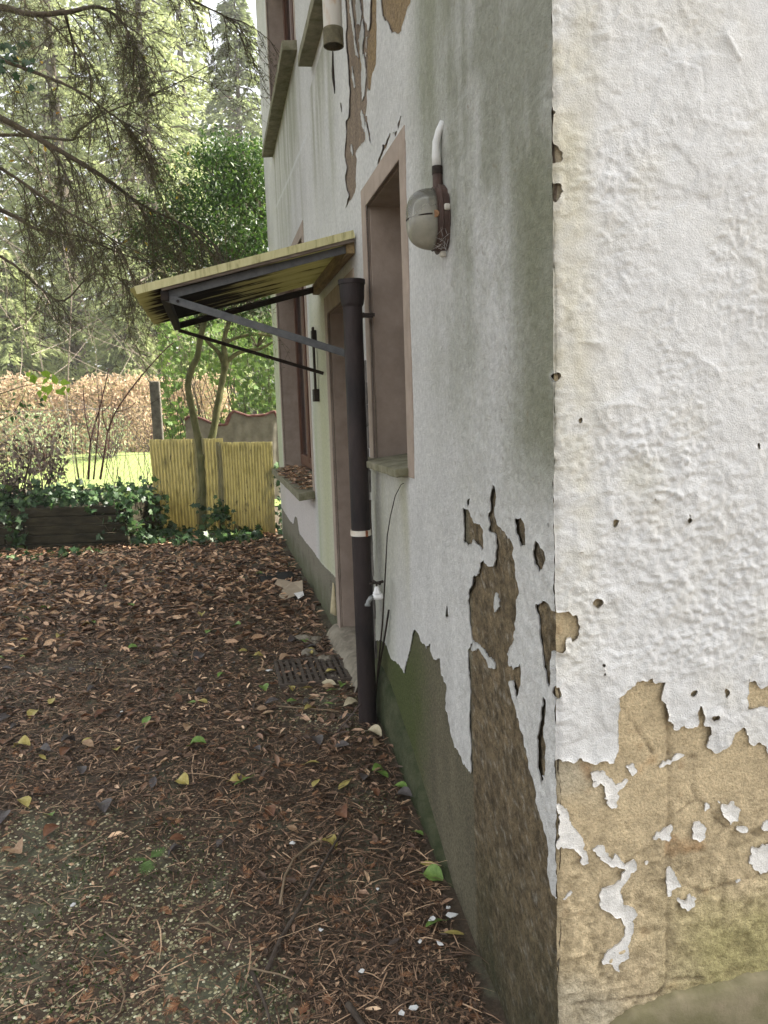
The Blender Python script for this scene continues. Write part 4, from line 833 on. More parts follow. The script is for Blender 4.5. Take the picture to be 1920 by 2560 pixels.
M_zinc = mat_noise('dull_zinc', (0.16, 0.165, 0.16), (0.28, 0.29, 0.28), 30, 0.45, 0.2, 0.001, metallic=0.5)
MB().tube([(-0.088, ty, tz_ - 0.002), (-0.100, ty, tz_ - 0.008), (-0.109, ty, tz_ - 0.02), (-0.113, ty, tz_ - 0.031), (-0.1135, ty, tz_ - 0.0315), (-0.1135, ty, tz_ - 0.039)], [0.0105, 0.0105, 0.0095, 0.009, 0.0118, 0.0118], 14).build('spout', M_zinc, tap, smooth=True)
MB().lathe([(0.016, 0.010), (0.0165, 0.016), (0.0125, 0.02), (0.0095, 0.034), (0.009, 0.036), (0.005, 0.04), (0.0, 0.04)], (-0.073, ty, tz_), n=6).build('bonnet', M_tapw, tap)
m = MB(); m.tube([(-0.073, ty, tz_ + 0.036), (-0.073, ty, tz_ + 0.054)], 0.004, 8)
for ang in (0.25, 1.82):
    dx, dy = math.cos(ang) * 0.03, math.sin(ang) * 0.03
    m.tube([(-0.073 - dx, ty - dy, tz_ + 0.056), (-0.073, ty, tz_ + 0.055), (-0.073 + dx, ty + dy, tz_ + 0.056)], [0.0062, 0.0045, 0.0062], 8)
m.build('cross_handle', M_rust, tap)
# ---- rods and wire at the pipe
def pole(name, pix, r, mat, label, cat, n=8):
    pts = [onX(x, y, X) for x, y, X in pix]; m = MB(); m.tube(pts, r, n); return tag(m.build(name, mat, None, smooth=True), label, cat)
M_lead = mat_noise('brown_grey_rod', (0.07, 0.05, 0.04), (0.15, 0.115, 0.095), 20, 0.7, 0.4, 0.001)
pole('metal_rod', [(924, 1250, -0.03), (923, 1370, -0.035), (915, 1500, -0.045), (907, 1600, -0.06), (905, 1700, -0.075), (903, 1835, -0.09)], 0.008, M_lead, 'brown metal rod leaning against the drainpipe beneath the tap', 'rod')
pole('wire', [(1010, 1208, -0.01), (1003, 1211, -0.016), (988, 1240, -0.02), (976, 1290, -0.022), (968, 1340, -0.025), (964, 1420, -0.03), (956, 1560, -0.035), (946, 1660, -0.04), (938, 1760, -0.045), (930, 1830, -0.05)], [0.0014, 0.0015, 0.0018, 0.002, 0.0024, 0.003, 0.0034, 0.004, 0.004, 0.004], M_rust, 'long thin dark wire arching up the wall past the tap', 'wire', 6)
pole('stick', [(972, 1525, -0.01), (962, 1590, -0.02), (948, 1670, -0.035), (940, 1720, -0.045), (928, 1830, -0.055)], [0.0042, 0.0042, 0.004, 0.004, 0.004], M_rust, 'short dark stick leaning on the wall just under the tap', 'stick', 6)
p_a = onZ(820, 1860, 0.27); p_b = onX(945, 1700, -0.02)
m = MB(); m.tube([p_a, (p_a + p_b) / 2 + np.array([0.01, 0, 0.005]), p_b], [0.0028, 0.003, 0.002], 6); tag(m.build('twig', M_lead, None, smooth=True), 'thin bare twig propped across the foot of the drainpipe', 'twig')

# ================================================================== PLANTS: batch builders
def unit(a): return a / np.maximum(np.linalg.norm(a, axis=-1, keepdims=True), 1e-9)
def frames(d, n):
    """rotation matrices with x along d and z near n"""
    x = unit(d); y = unit(np.cross(n, x)); z = np.cross(x, y); return np.stack([x, y, z], -1)
def scatter_mesh(name, TV, TF, pos, R, scale, smooth=False):
    TV = np.asarray(TV, float); TF = np.asarray(TF); N = len(pos); sc = np.asarray(scale, float)
    if sc.ndim == 1: sc = np.repeat(sc[:, None], 3, 1)
    V = np.einsum('nij,nkj->nki', R, TV[None] * sc[:, None, :]) + pos[:, None, :]
    F = TF[None] + (np.arange(N) * len(TV))[:, None, None]
    F = F.reshape(-1, TF.shape[1])
    return raw_mesh(name, V.reshape(-1, 3), tris=F if TF.shape[1] == 3 else None, quads=F if TF.shape[1] == 4 else None, smooth=smooth)
def rnd_dir(n, zbias=0.0, zs=1.0):
    v = RNG.normal(size=(n, 3)); v[:, 2] = v[:, 2] * zs + zbias; return unit(v)
LEAF_V = [(0, 0, 0), (0.35, 0.24, 0.06), (1, 0, -0.05), (0.35, -0.24, 0.06), (0.5, 0, -0.02)]; LEAF_F = [(0, 4, 1), (1, 4, 2), (0, 3, 4), (3, 2, 4)]
DIA_V = [(0, 0, 0), (0.5, 0.17, 0), (1, 0, 0), (0.5, -0.17, 0)]; DIA_F = [(0, 1, 2, 3)]
SPR_V = [(0, 0, 0), (0.35, 0.2, -0.05), (0.6, 0.05, 0), (1, 0.06, -0.12), (0.6, -0.05, 0), (0.35, -0.2, -0.05)]; SPR_F = [(0, 1, 2), (0, 2, 4), (0, 4, 5), (2, 3, 4)]
IVY_V = [(0, 0, 0.03), (0.1, 0.42, 0), (0.35, 0.25, 0.03), (0.5, 0.55, -0.03), (0.65, 0.2, 0.03), (1.05, 0, -0.04), (0.65, -0.2, 0.03), (0.5, -0.55, -0.03), (0.35, -0.25, 0.03), (0.1, -0.42, 0)]; IVY_F = [(0, 2, 1), (0, 4, 2), (2, 4, 3), (0, 6, 4), (4, 6, 5), (0, 8, 6), (6, 8, 7), (0, 9, 8)]
M_bark = mat_noise('grey_brown_bark', (0.05, 0.038, 0.026), (0.12, 0.095, 0.068), 22, 0.9, 0.8, 0.008, stretch=(1, 1, 0.4))
M_barkg = mat_noise('algae_green_bark', (0.065, 0.07, 0.022), (0.15, 0.14, 0.06), 16, 0.9, 0.8, 0.006, stretch=(1, 1, 0.5), c3=(0.22, 0.19, 0.11))
M_twig = mat_noise('dark_twig_bark', (0.055, 0.042, 0.026), (0.13, 0.10, 0.062), 30, 0.9, 0.4, 0.002)
M_redtwig = mat_noise('red_brown_stem', (0.06, 0.025, 0.018), (0.13, 0.06, 0.045), 25, 0.7, 0.2, 0.001)
M_spruce = mat_leaf('spruce_needles', [(0.0, (0.12, 0.15, 0.06)), (0.5, (0.22, 0.27, 0.11)), (1.0, (0.34, 0.38, 0.16))], 0.6, 0.5, clump=1.3)
M_spruce2 = mat_leaf('haze_lifted_spruce_needles', [(0.0, (0.20, 0.24, 0.10)), (0.5, (0.34, 0.39, 0.17)), (1.0, (0.50, 0.54, 0.27))], 0.6, 0.52, clump=1.3)  # pale spruce green, lifted further to put bright haze into the colour
M_needle = mat_leaf('dull_olive_needles', [(0.0, (0.07, 0.068, 0.03)), (0.6, (0.14, 0.132, 0.058)), (1.0, (0.23, 0.21, 0.095))], 0.7, 0.35)
M_dkleaf = mat_leaf('deep_green_leaves', [(0.0, (0.022, 0.05, 0.01)), (0.5, (0.05, 0.11, 0.018)), (1.0, (0.16, 0.26, 0.05))], 0.4, 0.38, 0.4, clump=5.0)
M_beech = mat_leaf('dry_beech_leaves', [(0.0, (0.28, 0.20, 0.13)), (0.4, (0.47, 0.34, 0.22)), (0.7, (0.60, 0.45, 0.30)), (0.86, (0.42, 0.42, 0.20)), (1.0, (0.25, 0.22, 0.14))], 0.7, 0.4, clump=1.6)
M_ivy = mat_leaf('ivy_leaves', [(0.0, (0.018, 0.045, 0.014)), (0.6, (0.04, 0.09, 0.028)), (0.9, (0.075, 0.14, 0.04)), (1.0, (0.11, 0.16, 0.04))], 0.42, 0.12, 0.35)
M_ivysun = mat_leaf('bright_climber_leaves', [(0.0, (0.08, 0.15, 0.035)), (0.6, (0.17, 0.27, 0.06)), (1.0, (0.30, 0.36, 0.10))], 0.45, 0.4, clump=3.0)
M_yellow = mat_leaf('yellow_autumn_leaves', [(0.0, (0.45, 0.32, 0.03)), (0.6, (0.6, 0.45, 0.06)), (1.0, (0.45, 0.2, 0.04))], 0.5, 0.4)
M_lime = mat_leaf('lime_leaves', [(0.0, (0.16, 0.28, 0.03)), (0.6, (0.30, 0.45, 0.05)), (1.0, (0.40, 0.52, 0.08))], 0.4, 0.5)
M_deadleaf = mat_leaf('withered_leaves', [(0.0, (0.08, 0.058, 0.042)), (0.6, (0.17, 0.13, 0.10)), (1.0, (0.28, 0.225, 0.18))], 0.8, 0.15)
M_pale = mat_leaf('pale_silver_leaves', [(0.0, (0.22, 0.30, 0.14)), (0.6, (0.36, 0.43, 0.24)), (1.0, (0.50, 0.52, 0.30))], 0.6, 0.4)

# ---- far spruces
def spruce(x, y, h, rad, mat, label, seed, levels=32, per=10, sprays=84, size=0.55):
    r = np.random.default_rng(seed); z0 = float(ground_h(x, y)) - 0.2
    t = thing('spruce_tree', (x, y, z0), label, 'tree', 'tall conifers behind the hedge')
    m = MB(); m.tube([(x + 0.05 * math.sin(k), y, z0 + h * k / 8) for k in range(9)], [0.24 * (1 - k / 8.4) * h / 16 + 0.01 for k in range(9)], 8); m.build('trunk', M_bark, t, smooth=True)
    P = []; D = []; S = []; bm = MB()
    for i in range(levels):
        f = (i + 0.5) / levels; z = z0 + h * (0.05 + 0.94 * f); Lb = rad * (1 - f) ** 0.8 * (0.75 + 0.5 * r.random()) + 0.25
        for k in range(per):
            a = 2 * math.pi * (k / per + r.random() * 0.12) + i * 2.4; L = Lb * (0.65 + 0.5 * r.random()); dz0 = (r.random() - 0.4) * 0.5
            n = int(sprays * (0.35 + 0.65 * L / rad)); s = r.random(n) ** 0.6
            lat = (r.random(n) - 0.5) * (0.9 - 0.6 * s) * L * 0.65
            droop = -0.34 * s * s * L + 0.10 * s * L
            px_ = x + np.cos(a) * s * L - np.sin(a) * lat; py_ = y + np.sin(a) * s * L + np.cos(a) * lat
            pz_ = z + dz0 + droop - np.abs(lat) * 0.35 - r.random(n) * 0.25
            P.append(np.stack([px_, py_, pz_], 1))
            side = np.sign(lat) * (0.4 + 0.6 * r.random(n))
            D.append(np.stack([np.cos(a) - np.sin(a) * side * 0.9, np.sin(a) + np.cos(a) * side * 0.9, -0.35 - 0.5 * r.random(n)], 1))
            S.append(size * (0.45 + 0.7 * r.random(n)))
            if k % 2 == 0: bm.tube([(x, y, z), (x + math.cos(a) * L * 0.5, y + math.sin(a) * L * 0.5, z + dz0 * 0.5), (x + math.cos(a) * L * 0.95, y + math.sin(a) * L * 0.95, z + dz0 - 0.24 * L)], [0.05, 0.03, 0.01], 3, cap=False)
    P = np.concatenate(P); D = np.concatenate(D); S = np.concatenate(S)
    link('crown', scatter_mesh('crown', SPR_V, SPR_F, P, frames(D, rnd_dir(len(P), 1.2)), S), mat, t); bm.build('branches', M_twig, t)
spruce(-8.6, 28, 21, 4.2, M_spruce2, 'tall broad spruce at the far left behind the hedge', 1, size=0.34)
spruce(-5.6, 30, 24, 4.0, M_spruce2, 'pale green spruce left of centre behind the hedge', 2, size=0.34)
spruce(-2.3, 27, 19.5, 3.4, M_spruce2, 'pale green spruce nearest the house behind the hedge', 3, size=0.28)
spruce(-3.6, 35, 26, 4.2, M_spruce, 'tallest dark spruce seen between the pale ones', 4, size=0.4)
spruce(-11.5, 33, 22, 4.2, M_spruce, 'big dark spruce at the left edge of the photo', 5, size=0.4)
spruce(1.1, 33, 19, 3.4, M_spruce, 'dark spruce half hidden by the corner of the house', 6, size=0.4)
spruce(-7.6, 40, 24, 4.5, M_spruce2, 'distant pale spruce in the gap at the upper left', 9, sprays=60, size=0.5)
spruce(-1.2, 41, 27, 4.6, M_spruce2, 'distant pale spruce near the house wall', 10, sprays=60, size=0.5)
spruce(-6.6, 24.5, 6.5, 2.0, M_spruce2, 'low young spruce directly behind the orange hedge', 7, levels=18, per=8, size=0.35)
spruce(-3.3, 25.2, 5.5, 1.7, M_spruce2, 'small young spruce behind the right end of the hedge', 8, levels=16, per=8, size=0.32)

# ---- volumes of leaves
def leafy(name, mat, parent, P, size, TV=LEAF_V, TF=LEAF_F, zb=0.3, dz=-0.2):
    n = len(P); S = size * (0.6 + 0.8 * RNG.random(n))
    return link(name, scatter_mesh(name, TV, TF, P, frames(rnd_dir(n, dz), rnd_dir(n, zb)), S), mat, parent)
def single_leaves(name, mat, parent, P, size, TV, TF):
    for q in range(len(P)):
        link(name, scatter_mesh(name, TV, TF, P[q:q + 1], frames(rnd_dir(1, -0.9), rnd_dir(1) * 0.5 + np.array([0.1, -1.0, 0.4])), np.array([size * (0.7 + 0.5 * RNG.random())])), mat, parent)
def twigs(mb, base, n, L, up, r=0.006, spread=0.7, n_side=3):
    for k in range(n):
        d = Vector((RNG.normal() * spread, RNG.normal() * spread, up + 0.3 * RNG.random())).normalized(); p = Vector(base) ; l = L * (0.5 + 0.7 * RNG.random()); pts = [p]
        for q in range(4): p = p + d * l / 4; d = (d + Vector((RNG.normal() * 0.12, RNG.normal() * 0.12, 0.02))).normalized(); pts.append(p)
        mb.tube(pts, [r, r * .8, r * .6, r * .4, r * .2], n_side, cap=False)
# beech hedge
hd = thing('beech_hedge', (-4.5, 21.5, float(ground_h(-4.5, 21.5))), 'long clipped hedge of dry orange brown leaves beyond the lawn', 'hedge')
A = np.array([-12.0, 17.6]); B = np.array([-0.2, 23.6]); n = 26000
s = RNG.random(n); w = RNG.normal(size=n) * 0.38; z = RNG.random(n) ** 0.8
ax = unit((B - A)[None])[0]; nn = np.array([-ax[1], ax[0]])
XY = A + s[:, None] * (B - A) + w[:, None] * nn; gz = ground_h(XY[:, 0], XY[:, 1])
topz = 2.3 + 0.35 * fbm(s * 14, s * 0, 1.0, 4) + 0.15 * RNG.random(n) ** 4
leafy('foliage', M_beech, hd, np.stack([XY[:, 0], XY[:, 1], gz + z * topz], 1), 0.12)
mb = MB()
for k in range(240):
    q = A + (B - A) * RNG.random(); twigs(mb, (q[0], q[1], float(ground_h(*q)) + 0.1 + RNG.random()), 1, 1.7, 1.0, 0.012, 0.3)
mb.build('branches', M_redtwig, hd)
# pale and reddish shrubs in front of the hedge
def shrub(x, y, h, r_, mat, label, n=1500, size=0.1, twig=M_redtwig, nt_=30, name='garden_shrub', cat='shrub', fol=True):
    z0 = float(ground_h(x, y)); t = thing(name, (x, y, z0), label, cat)
    mb = MB(); twigs(mb, (x, y, z0), nt_, h * 1.1, 1.0, 0.012, 0.35); mb.build('stems', twig, t)
    if fol:
        d = rnd_dir(n) * (RNG.random(n) ** 0.45)[:, None]; P = np.array([x, y, z0 + h * 0.55]) + d * np.array([r_, r_, h * 0.5])
        keep = fbm(P[:, 0] + P[:, 2], P[:, 1] - P[:, 2], r_ * 0.6, 2, 3) > -0.25
        leafy('foliage', mat, t, P[keep], size)
    return t
shrub(-4.6, 17.3, 1.6, 1.0, M_pale, 'pale silvery green shrub in the sunny garden', 1300, 0.08, nt_=70)
shrub(-3.3, 18.6, 1.5, 0.7, M_pale, 'narrow pale shrub beside the lawn mound', 800, 0.08, nt_=50)
shrub(-5.9, 15.5, 1.5, 1.0, M_yellow, 'reddish twiggy shrub with yellow leaves at the left of the lawn', 500, 0.09, nt_=120)
shrub(-6.7, 17.6, 1.7, 1.0, M_lime, 'yellow green shrub at the left edge of the lawn', 1500, 0.1, nt_=60)
shrub(-5.2, 13.4, 1.2, 0.8, M_lime, 'sparse bright green bush just beyond the wire fence', 900, 0.08, nt_=40)
shrub(-2.3, 20.4, 1.9, 0.9, M_beech, 'brown leaved shrub at the right end of the lawn', 1300, 0.1, nt_=60)
# climbers behind the yellow panels
iv = thing('climber_bush', (-0.4, 12.0, 0.3), 'sunlit ivy covered bush behind the tarpaulin', 'bush')
n = 7500; P = np.stack([RNG.uniform(-1.5, 1.6, n), 12 + RNG.normal(size=n) * 0.4, RNG.random(n) ** 0.9 * 3.0 + 0.3], 1)
P = P[fbm(P[:, 0] * 1.3, P[:, 2], 0.5, 3, 4) > -0.3 - 0.25 * (P[:, 2] < 1.6)]
leafy('foliage', M_ivysun, iv, P, 0.085, IVY_V, IVY_F); mb = MB()
for k in range(90): twigs(mb, (RNG.uniform(-1.4, 1.5), 12, 0.3), 1, 3.2, 1.4, 0.012, 0.3)
mb.build('stems', M_bark, iv)

# ---- small forked tree in front of the panels, dense dark crown
TY = 8.05
st = thing('small_tree', tuple(onY(510, 1335, TY)), 'small forked tree with algae green trunk and dense dark green crown', 'tree')
def limb(pix, rad, mb, n=10, Y=TY, dys=None):
    pts = [onY(x, y, Y + (dys[i] if dys else 0)) for i, (x, y) in enumerate(pix)]
    fine = []; rr_ = []
    for i in range(len(pts) - 1):
        p0 = pts[max(i - 1, 0)]; p1 = pts[i]; p2 = pts[i + 1]; p3 = pts[min(i + 2, len(pts) - 1)]
        for q in range(4):
            t = q / 4; fine.append(0.5 * ((2 * p1) + (-p0 + p2) * t + (2 * p0 - 5 * p1 + 4 * p2 - p3) * t * t + (-p0 + 3 * p1 - 3 * p2 + p3) * t ** 3)); rr_.append((rad[i] * (1 - t) + rad[i + 1] * t) * (1 + 0.06 * math.sin(i * 3 + q * 1.7)))
    fine.append(pts[-1]); rr_.append(rad[-1]); mb.tube(fine, rr_, n); return fine
m = MB()
limb([(508, 1350), (510, 1335), (512, 1250), (508, 1180), (506, 1135)], [0.085, 0.07, 0.058, 0.06, 0.06], m, 12); m.build('trunk', M_barkg, st, smooth=True)
for pix, rad, dy in (([(508, 1150), (494, 1090), (480, 1020), (470, 965), (480, 920), (494, 890), (502, 840), (520, 780), (545, 730), (555, 660)], [0.055, 0.045, 0.04, 0.038, 0.04, 0.036, 0.034, 0.03, 0.026, 0.016], None),
                     ([(510, 1150), (532, 1085), (545, 1010), (556, 950), (563, 905), (560, 850), (580, 780), (590, 700), (600, 610)], [0.055, 0.045, 0.042, 0.04, 0.042, 0.03, 0.024, 0.018, 0.012], None),
                     ([(562, 915), (545, 880), (522, 858), (505, 835)], [0.032, 0.026, 0.02, 0.012], None), ([(565, 905), (600, 880), (650, 872), (690, 850)], [0.03, 0.024, 0.018, 0.01], None),
                     ([(560, 860), (590, 845), (640, 835), (690, 842)], [0.022, 0.02, 0.018, 0.014], None), ([(540, 740), (480, 640), (430, 560), (400, 480)], [0.024, 0.018, 0.012, 0.006], [0, -.1, -.2, -.3]), ([(550, 690), (600, 560), (610, 450), (590, 370)], [0.02, 0.016, 0.011, 0.005], [0, .1, .2, .2])):
    m = MB(); limb(pix, rad, m, 10, dys=dy); m.build('limb', M_barkg, st, smooth=True)
C = onY(510, 560, 7.9); n = 22000
lob = [(onY(x, y, 7.9 + dy), r_) for x, y, dy, r_ in ((430, 560, 0, 0.48), (500, 470, .2, 0.55), (590, 430, .1, 0.5), (560, 560, -.2, 0.6), (640, 560, .2, 0.55), (470, 650, -.1, 0.45), (380, 600, .1, 0.38), (630, 680, .1, 0.45), (560, 720, .2, 0.42), (650, 470, 0, 0.4), (700, 620, .3, 0.5), (540, 380, .2, 0.34), (640, 800, .3, 0.36), (500, 770, .3, 0.3), (700, 720, .4, .5), (655, 390, .3, .35))]
P = []
for c, r_ in lob:
    k = int(2100 * (r_ / 0.5) ** 2); d = rnd_dir(k) * (RNG.random(k) ** 0.40)[:, None] * r_; d[:, 2] *= 0.85; P.append(c + d)
P = np.concatenate(P); keep = fbm(P[:, 0] * 1.1 + P[:, 1], P[:, 2], 0.16, 3, 6) > -0.12; P = P[keep]
leafy('crown', M_dkleaf, st, P, 0.05, zb=0.8); mb = MB()
for c, r_ in lob: twigs(mb, c - np.array([0, 0, r_ * 0.9]), 16, r_ * 1.7, 0.8, 0.007, 0.6)
mb.build('branches', M_twig, st)

# ---- boughs of the big conifer whose trunk stands left of the view
con = thing('old_conifer', (-5.2, 5.6, 0.25), 'old conifer reaching in from the left with drooping dead twiggy boughs', 'tree')
m = MB(); m.tube([(-5.2, 5.6, 0.1), (-5.2, 5.6, 0.5), (-5.18, 5.6, 3), (-5.15, 5.6, 7), (-5.1, 5.6, 11)], [0.38, 0.28, 0.24, 0.18, 0.06], 14); m.build('trunk', M_bark, con, smooth=True)
tw = MB(); NP = []; NDr = []
def twig_chain(p, d, L, r, grav, depth, nseg=5):
    pts = [p.copy()]; dd = d.copy()
    for q in range(nseg):
        dd = unit((dd + np.array([0, 0, -grav]) + RNG.normal(size=3) * 0.10)[None])[0]; p = p + dd * L / nseg; pts.append(p.copy())
        if depth > 0:
            for k in range((1 + (RNG.random() < 0.6)) if depth > 1 else 1):
                sd = unit((dd * 0.75 + RNG.normal(size=3) * 0.5)[None])[0]
                twig_chain(p.copy(), sd, L * (0.28 + 0.3 * RNG.random()), r * 0.5, grav * 0.8, depth - 1, 3)
    tw.tube(pts, list(np.linspace(r, r * 0.3, nseg + 1)), 3, cap=False)
    if r < 0.004:
        for q in range(nseg):
            k = int(1 + 2.6 * RNG.random()); a = pts[q]; b_ = pts[q + 1]; t = RNG.random(k)[:, None]
            NP.append(a + (b_ - a) * t); NDr.append(np.tile(b_ - a, (k, 1)) / max(np.linalg.norm(b_ - a), 1e-6) * 0.6 + RNG.normal(size=(k, 3)) * 0.6)
LIMBS = [  # photo pixel, depth along Y, radius, twig count, twig length, droop
    ([(-420, 120), (-200, 215), (0, 295), (120, 360), (255, 440), (350, 510), (430, 548), (520, 590)], 4.9, (0.045, 0.022, 0.006), 78, 0.62, 0.30),
    ([(-420, -20), (-150, 0), (0, 18), (80, 36), (170, 30), (250, 18), (310, 62), (345, 140), (380, 172)], 4.5, (0.04, 0.02, 0.005), 54, 0.5, 0.22),
    ([(165, 40), (180, 95), (210, 140), (222, 182)], 4.5, (0.014, 0.010, 0.005), 14, 0.4, 0.22),
    ([(-300, 350), (0, 338), (100, 342), (180, 350), (200, 325), (270, 280), (400, 230), (535, 155)], 5.4, (0.022, 0.012, 0.004), 26, 0.4, 0.10),
    ([(-350, 420), (0, 525), (90, 572), (200, 592), (320, 640), (400, 655)], 5.2, (0.028, 0.014, 0.004), 44, 0.5, 0.24),
    ([(-300, 500), (0, 640), (100, 720), (160, 752), (235, 685), (330, 705)], 5.6, (0.02, 0.011, 0.004), 30, 0.45, 0.18),
    ([(-300, 60), (0, 150), (110, 190), (200, 230), (300, 300), (360, 330)], 4.7, (0.026, 0.013, 0.004), 44, 0.5, 0.25),
    ([(-300, -120), (0, -60), (200, -40), (400, -30), (520, 20), (600, 60)], 5.2, (0.03, 0.015, 0.004), 44, 0.5, 0.25),
    ([(-300, 250), (0, 420), (120, 500), (220, 560), (300, 610)], 4.6, (0.02, 0.012, 0.004), 36, 0.45, 0.28)]
lm = MB()
for pix, Y, rr3, cnt, TL, gv_ in LIMBS:
    rr3 = tuple(0.75 * q for q in rr3); k = len(pix); pts = limb(pix, list(np.interp(np.linspace(0, 1, k), [0, .5, 1], rr3)), lm, 7, Y=Y, dys=[0.25 * math.sin(i * 1.3) for i in range(k)])
    pts = np.array(pts); vis = [i for i in range(len(pts) - 1) if proj(pts[i])[0] > -160]
    for q in range(int(cnt * 0.52)):
        i = vis[int(RNG.random() ** 0.85 * len(vis))]; p = pts[i] + (pts[i + 1] - pts[i]) * RNG.random(); tg = unit((pts[i + 1] - pts[i])[None])[0]
        d = unit((tg * 0.8 + RNG.normal(size=3) * np.array([0.3, 0.5, 0.3]) + np.array([0, 0, -0.25]))[None])[0]
        twig_chain(p, d, TL * (0.5 + 0.8 * RNG.random()), 0.0055, gv_, 2)
first = pts[0]
for pix, Y, rr3, *_ in LIMBS:   # carry each bough back to the trunk
    if pix[0][0] < -200:
        a = onY(pix[0][0], pix[0][1], Y); lm.tube([(-5.15, 5.6, a[2] + 0.5), (a + np.array([-5.15, 5.6, a[2] + 0.6])) / 2, a], [0.06, 0.05, rr3[0]], 7)
lm.build('bough', M_twig, con, smooth=True); tw.build('twigs', M_twig, con)
NP = np.concatenate(NP); NDr = np.concatenate(NDr); n = len(NP)
link('needles', scatter_mesh('needles', [(0, 0, 0), (0.5, 0.07, 0), (1, 0, 0), (0.5, -0.07, 0)], DIA_F, NP, frames(NDr, rnd_dir(n)), 0.035 * (0.6 + 0.8 * RNG.random(n))), M_needle, con)
# upper foliage of that conifer (outside the frame, shades the yard)
P = []; 
for k in range(30):
    a = RNG.random() * 6.28; z = 5.5 + RNG.random() * 5.5; L = 2.6 * (1 - (z - 5.5) / 6.5); s = RNG.random(70)
    P.append(np.stack([-5.2 + np.cos(a) * s * L + RNG.normal(size=70) * 0.15, 5.6 + np.sin(a) * s * L + RNG.normal(size=70) * 0.15, z - 0.3 * s * s * L + RNG.normal(size=70) * 0.1], 1))
leafy('crown', M_spruce, con, np.concatenate(P), 0.45, SPR_V, SPR_F)
# yellow leaves caught in the boughs
n = 60; px_ = RNG.uniform(0, 480, n); py_ = RNG.uniform(60, 760, n); P = np.array([onY(a, b_, 5.2 + RNG.random()) for a, b_ in zip(px_, py_)])
o = leafy('caught_leaves', M_yellow, con, P, 0.045)
# ivy sprig hanging in at the left edge
sp = thing('ivy_sprig', tuple(onY(0, 150, 4.4)), 'dark green ivy sprig in the boughs at the upper left edge', 'ivy')
P = np.array([onY(RNG.uniform(-30, 85), 150 + RNG.normal() * 22, 4.4 + RNG.random() * 0.1) for _ in range(34)]); single_leaves('leaf', M_ivy, sp, P, 0.06, IVY_V, IVY_F)
m = MB(); m.tube([onY(-200, 60, 4.4), onY(-60, 120, 4.4), onY(20, 150, 4.42), onY(85, 160, 4.44)], 0.004, 5); m.build('stem', M_twig, sp)

# ================================================================== YARD EDGE: planter, panels, post, tarp, wire fence
M_sleeper = mat_noise('mossy_dark_timber', (0.018, 0.016, 0.008), (0.055, 0.046, 0.026), 9, 0.9, 0.8, 0.006, stretch=(0.5, 3, 3), c3=(0.06, 0.075, 0.02))
pa = np.array([-3.95, 7.80]); pb = np.array([-1.66, 7.32]); ptop = onY(290, 1262, 7.38)[2]; pz = float(ground_h(-2.5, 7.5)) - 0.03
pl = thing('raised_bed', (-2.7, 7.6, pz), 'dark mossy timber raised bed overgrown with ivy at the end of the yard', 'planter')
ud = unit((pb - pa)[None])[0]; Lp = float(np.linalg.norm(pb - pa)); hh = (ptop - pz) / 5; rp = random.Random(3)
back = np.array([-ud[1], ud[0]]); back = back if back[1] > 0 else -back
for row in range(5):
    cuts = [0] + sorted([Lp * (0.3 + 0.3 * rp.random()) + (0.25 if row % 2 else -0.2)]) + [Lp]
    for a, c in zip(cuts[:-1], cuts[1:]):
        m = MB(); q0 = pa + ud * (a + 0.004); q1 = pa + ud * (c - 0.004); j = (rp.random() - 0.5) * 0.02
        m.bar((q0[0] + back[0] * j, q0[1] + back[1] * j, pz + hh * (row + 0.5)), (q1[0] + back[0] * j, q1[1] + back[1] * j, pz + hh * (row + 0.5) + (rp.random() - .5) * 0.01), 0.07, hh * 0.94); m.build('plank', M_sleeper, pl, bevel=0.012, seg=2)
    m = MB(); q0 = pb + back * 0.04; q1 = pb + back * 1.5; m.bar((q0[0], q0[1], pz + hh * (row + 0.5)), (q1[0], q1[1], pz + hh * (row + 0.5)), 0.07, hh * 0.94); m.build('plank', M_sleeper, pl, bevel=0.012)
gxx = np.linspace(0.03, Lp - 0.03, 40); gyy = np.linspace(0.03, 1.5, 20); X, Y = np.meshgrid(gxx, gyy, indexing='ij'); W = pa + X[..., None] * ud + Y[..., None] * back
Zs = ptop - 0.03 + 0.10 * sst(0, 0.6, Y) + fbm(X, Y, 0.25, 3) * 0.03; i, j = np.meshgrid(np.arange(39), np.arange(19), indexing='ij'); a = (i * 20 + j).ravel()
link('soil', raw_mesh('soil', np.concatenate([W, Zs[..., None]], -1).reshape(-1, 3), quads=np.stack([a, a + 20, a + 21, a + 1], 1), smooth=True), M_ground, pl)
# ivy over the bed, down its front and along the ground
ig = thing('ivy', (-2.3, 7.5, pz), 'glossy dark green ivy trailing over the timber bed and onto the ground', 'ivy')
def bedpt(s, t, z): q = pa + ud * s + back * t; return np.array([q[0], q[1], z])
P = [bedpt(RNG.uniform(0.7, Lp + 0.15), abs(RNG.normal()) * 0.4 - 0.02, ptop + 0.03 + abs(RNG.normal()) * 0.09) for _ in range(1050)]
P += [bedpt(RNG.uniform(0.0, 1.2), RNG.random() * 0.6, ptop + 0.03 + abs(RNG.normal()) * 0.06) for _ in range(260)]
stems = MB()
for s0, ln, cnt in ((1.02, 0.62, 60), (1.1, 0.5, 30), (1.95, 0.35, 14), (2.25, 0.5, 60), (2.36, 0.6, 110), (0.2, 0.45, 60), (0.45, 0.4, 25)):
    x = s0; pts = []
    for k in range(9): x += RNG.normal() * 0.035 + 0.012; pts.append(bedpt(x, -0.05, ptop + 0.02 - ln * k / 8))
    stems.tube(pts, 0.003, 4, cap=False)
    for _ in range(cnt): k = RNG.integers(0, 9); P.append(pts[k] + RNG.normal(size=3) * np.array([0.05, 0.02, 0.04]) + np.array([0, -0.03, 0]))
